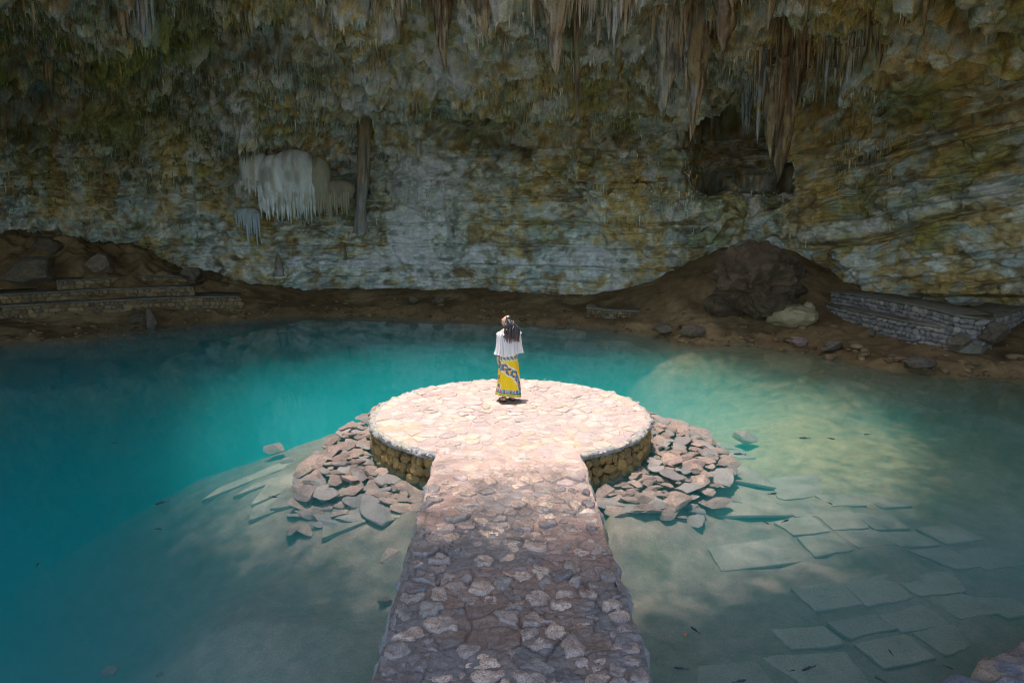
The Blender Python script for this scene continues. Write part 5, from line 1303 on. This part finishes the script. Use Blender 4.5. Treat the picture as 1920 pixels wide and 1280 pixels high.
rows = dense([(0, 0, .97, .135, .100, 0), (0, 0, .90, .155, .118, .02), (0, 0, .72, .178, .145, .05), (0, .0, .45, .200, .175, .09), (0, .01, .20, .222, .205, .12), (0, .01, .105, .232, .215, .13)], 190)
x, y, z, a = loft('skirt', rows, 420, M_skirt, lambda a, t: np.sin(a*9+1.5*np.sin(a*2))*0.45+0.7*vnoise(np.cos(a)*3.1, np.sin(a)*3.1, t*0.8+2))
tz = np.clip((0.97-z)/0.87, 0, 1)
z = z+tz**2*(0.045*np.cos(a-math.radians(205))-0.01)
# the print, in metres along the cloth
sarc = (a-math.radians(270)+np.pi) % (2*np.pi)-np.pi; sarc = sarc*0.19+0*z; zf = 0.97-tz*0.87
YEL = np.array([0.80, 0.55, 0.015]); MAG = np.array([0.42, 0.05, 0.10]); NAV = np.array([0.025, 0.035, 0.13]); CYN = np.array([0.08, 0.42, 0.46]); WHI = np.array([0.75, 0.72, 0.68]); GRN = np.array([0.05, 0.30, 0.14])
pc = np.zeros(z.shape+(3,))+YEL
def ring_(cx, cz, r):
    d = np.hypot(sarc-cx, zf-cz); ang = np.arctan2(zf-cz, sarc-cx)
    return d, ang
def paint_ring(cx, cz, r, w=0.017):
    global pc
    d, ang = ring_(cx, cz, r)
    band_ = np.abs(d-r) < w; seg_ = np.floor(ang/0.42) % 2
    pc = np.where((band_ & (seg_ == 0))[..., None], MAG, pc); pc = np.where((band_ & (seg_ == 1))[..., None], NAV, pc)
    pc = np.where(((np.abs(d-r) < w*0.35) & (np.floor(ang/0.25) % 2 == 0))[..., None], CYN, pc)
    dots = (np.abs(d-r-w-0.022) < 0.009) & (np.sin(ang*9) > -0.05); pc = np.where(dots[..., None], WHI, pc)
    pc = np.where(((np.abs(d-r-w-0.006) < 0.004))[..., None], GRN*1.5, pc)
cs_ = [(-.235, .66), (-.15, .66), (-.055, .585), (.04, .535), (.115, .44), (.155, .335), (.21, .22), (-.33, .70)]
for (cx, cz) in cs_: paint_ring(cx, cz, 0.046, 0.021)
for (cx, cz) in ((-.30, .46), (.26, .74), (-.26, .30)): paint_ring(cx, cz, 0.026, 0.011)
for t_ in np.linspace(-0.4, 0.3, 9): paint_ring(t_, 0.865, 0.045, 0.017)
for (x0, z0), (x1, z1) in zip(cs_[:-2], cs_[1:-1]):
    L_ = math.hypot(x1-x0, z1-z0); ux, uz = (x1-x0)/L_, (z1-z0)/L_
    al = (sarc-x0)*ux+(zf-z0)*uz; ac = -(sarc-x0)*uz+(zf-z0)*ux
    pc = np.where(((al > 0.03) & (al < L_-0.03) & (np.abs(ac) < 0.014))[..., None], np.where(((np.floor(al/0.014) % 2) == 0)[..., None], NAV, CYN), pc)
    al2 = (al > -0.01) & (al < L_+0.01)
    pc = np.where((al2 & (np.abs(np.abs(ac)-0.078) < 0.009) & (np.sin(al*210) > 0))[..., None], WHI, pc)
hemz = tz*1.0
hb_ = (hemz > 0.845) & (hemz < 0.915); pc = np.where(hb_[..., None], CYN, pc)
sqm = hb_ & (np.floor(sarc/0.026) % 2 == 0); pc = np.where(sqm[..., None], np.where((np.floor(sarc/0.052) % 2 == 0)[..., None], MAG*1.4, NAV), pc)
for lo, hi, c_ in ((0.838, 0.845, NAV), (0.915, 0.925, NAV), (0.935, 0.950, GRN), (0.965, 0.978, GRN)):
    pc = np.where(((hemz > lo) & (hemz < hi))[..., None], c_, pc)
dotm = hb_ & (np.hypot((sarc % 0.026)-0.013, (zf % 0.030)-0.015) < 0.006); pc = np.where(dotm[..., None], WHI, pc)
link('skirt', mesh_np('skirt', np.stack([x, y, z], -1).reshape(-1, 3), grid_faces(190, 420, True), M_skirt, pc), person)
# sandals and wrist band
M_leather = principled('brown_leather', (0.10, 0.05, 0.025), 0.5)
for (ax, ay, tx, ty) in ((-.10, -.035, -.125, .135), (.075, -.035, .09, .135)):
    an = math.atan2(ty-ay, tx-ax); L_ = 0.245
    bm = bmesh.new(); ol = []
    for k in range(20):
        t = k/20*2*math.pi; w_ = 0.040+0.006*math.cos(t); ol.append(bm.verts.new((math.cos(t)*L_/2, math.sin(t)*w_, 0)))
    f = bm.faces.new(ol); ex2 = bmesh.ops.extrude_face_region(bm, geom=[f])
    for g in ex2['geom']:
        if isinstance(g, bmesh.types.BMVert): g.co.z -= 0.016
    bmesh.ops.recalc_face_normals(bm, faces=bm.faces)
    m = bpy.data.meshes.new('sandal'); bm.to_mesh(m); bm.free(); m.materials.append(M_leather)
    sd = link('sandal', m, person, loc=((ax+tx)/2, (ay+ty)/2-0.005, 0.010), rot=(0, 0, an))
    for (cx, zc_, rx_, rz_, tilt) in ((0.055, 0.008, 0.040, 0.036, 0.1), (-0.055, 0.075, 0.038, 0.0, 1.45)):
        Rm = 40; aa_ = np.linspace(0, 2*np.pi, Rm, endpoint=False)[:, None]; bb_ = np.linspace(0, 2*np.pi, 8, endpoint=False)[None]
        if rz_: px_, py_, pz_ = cx+0.012*np.sin(bb_)+0*aa_, (rx_+0.004*np.cos(bb_))*np.cos(aa_), zc_+(rz_+0.004*np.cos(bb_))*np.sin(aa_)
        else: px_, py_, pz_ = cx+(rx_+0.004*np.cos(bb_))*np.cos(aa_), (rx_+0.004*np.cos(bb_))*np.sin(aa_), zc_+0.009*np.sin(bb_)+0*aa_
        link('strap', mesh_np('strap', np.stack([px_, py_, pz_], -1).reshape(-1, 3), grid_faces(Rm, 8, True), M_leather), sd)
aa_ = np.linspace(0, 2*np.pi, 24, endpoint=False)[:, None]; bb_ = np.linspace(0, 2*np.pi, 8, endpoint=False)[None]
link('wrist_band', mesh_np('wrist_band', np.stack([(0.027+0.003*np.cos(bb_))*np.cos(aa_), (0.027+0.003*np.cos(bb_))*np.sin(aa_), 0.012*np.sin(bb_)+0*aa_], -1).reshape(-1, 3), grid_faces(24, 8, True),
     principled('blue_band', (0.03, 0.08, 0.22), 0.4)), person, loc=(-.200, .022, .875), rot=(0.25, 0, 0))
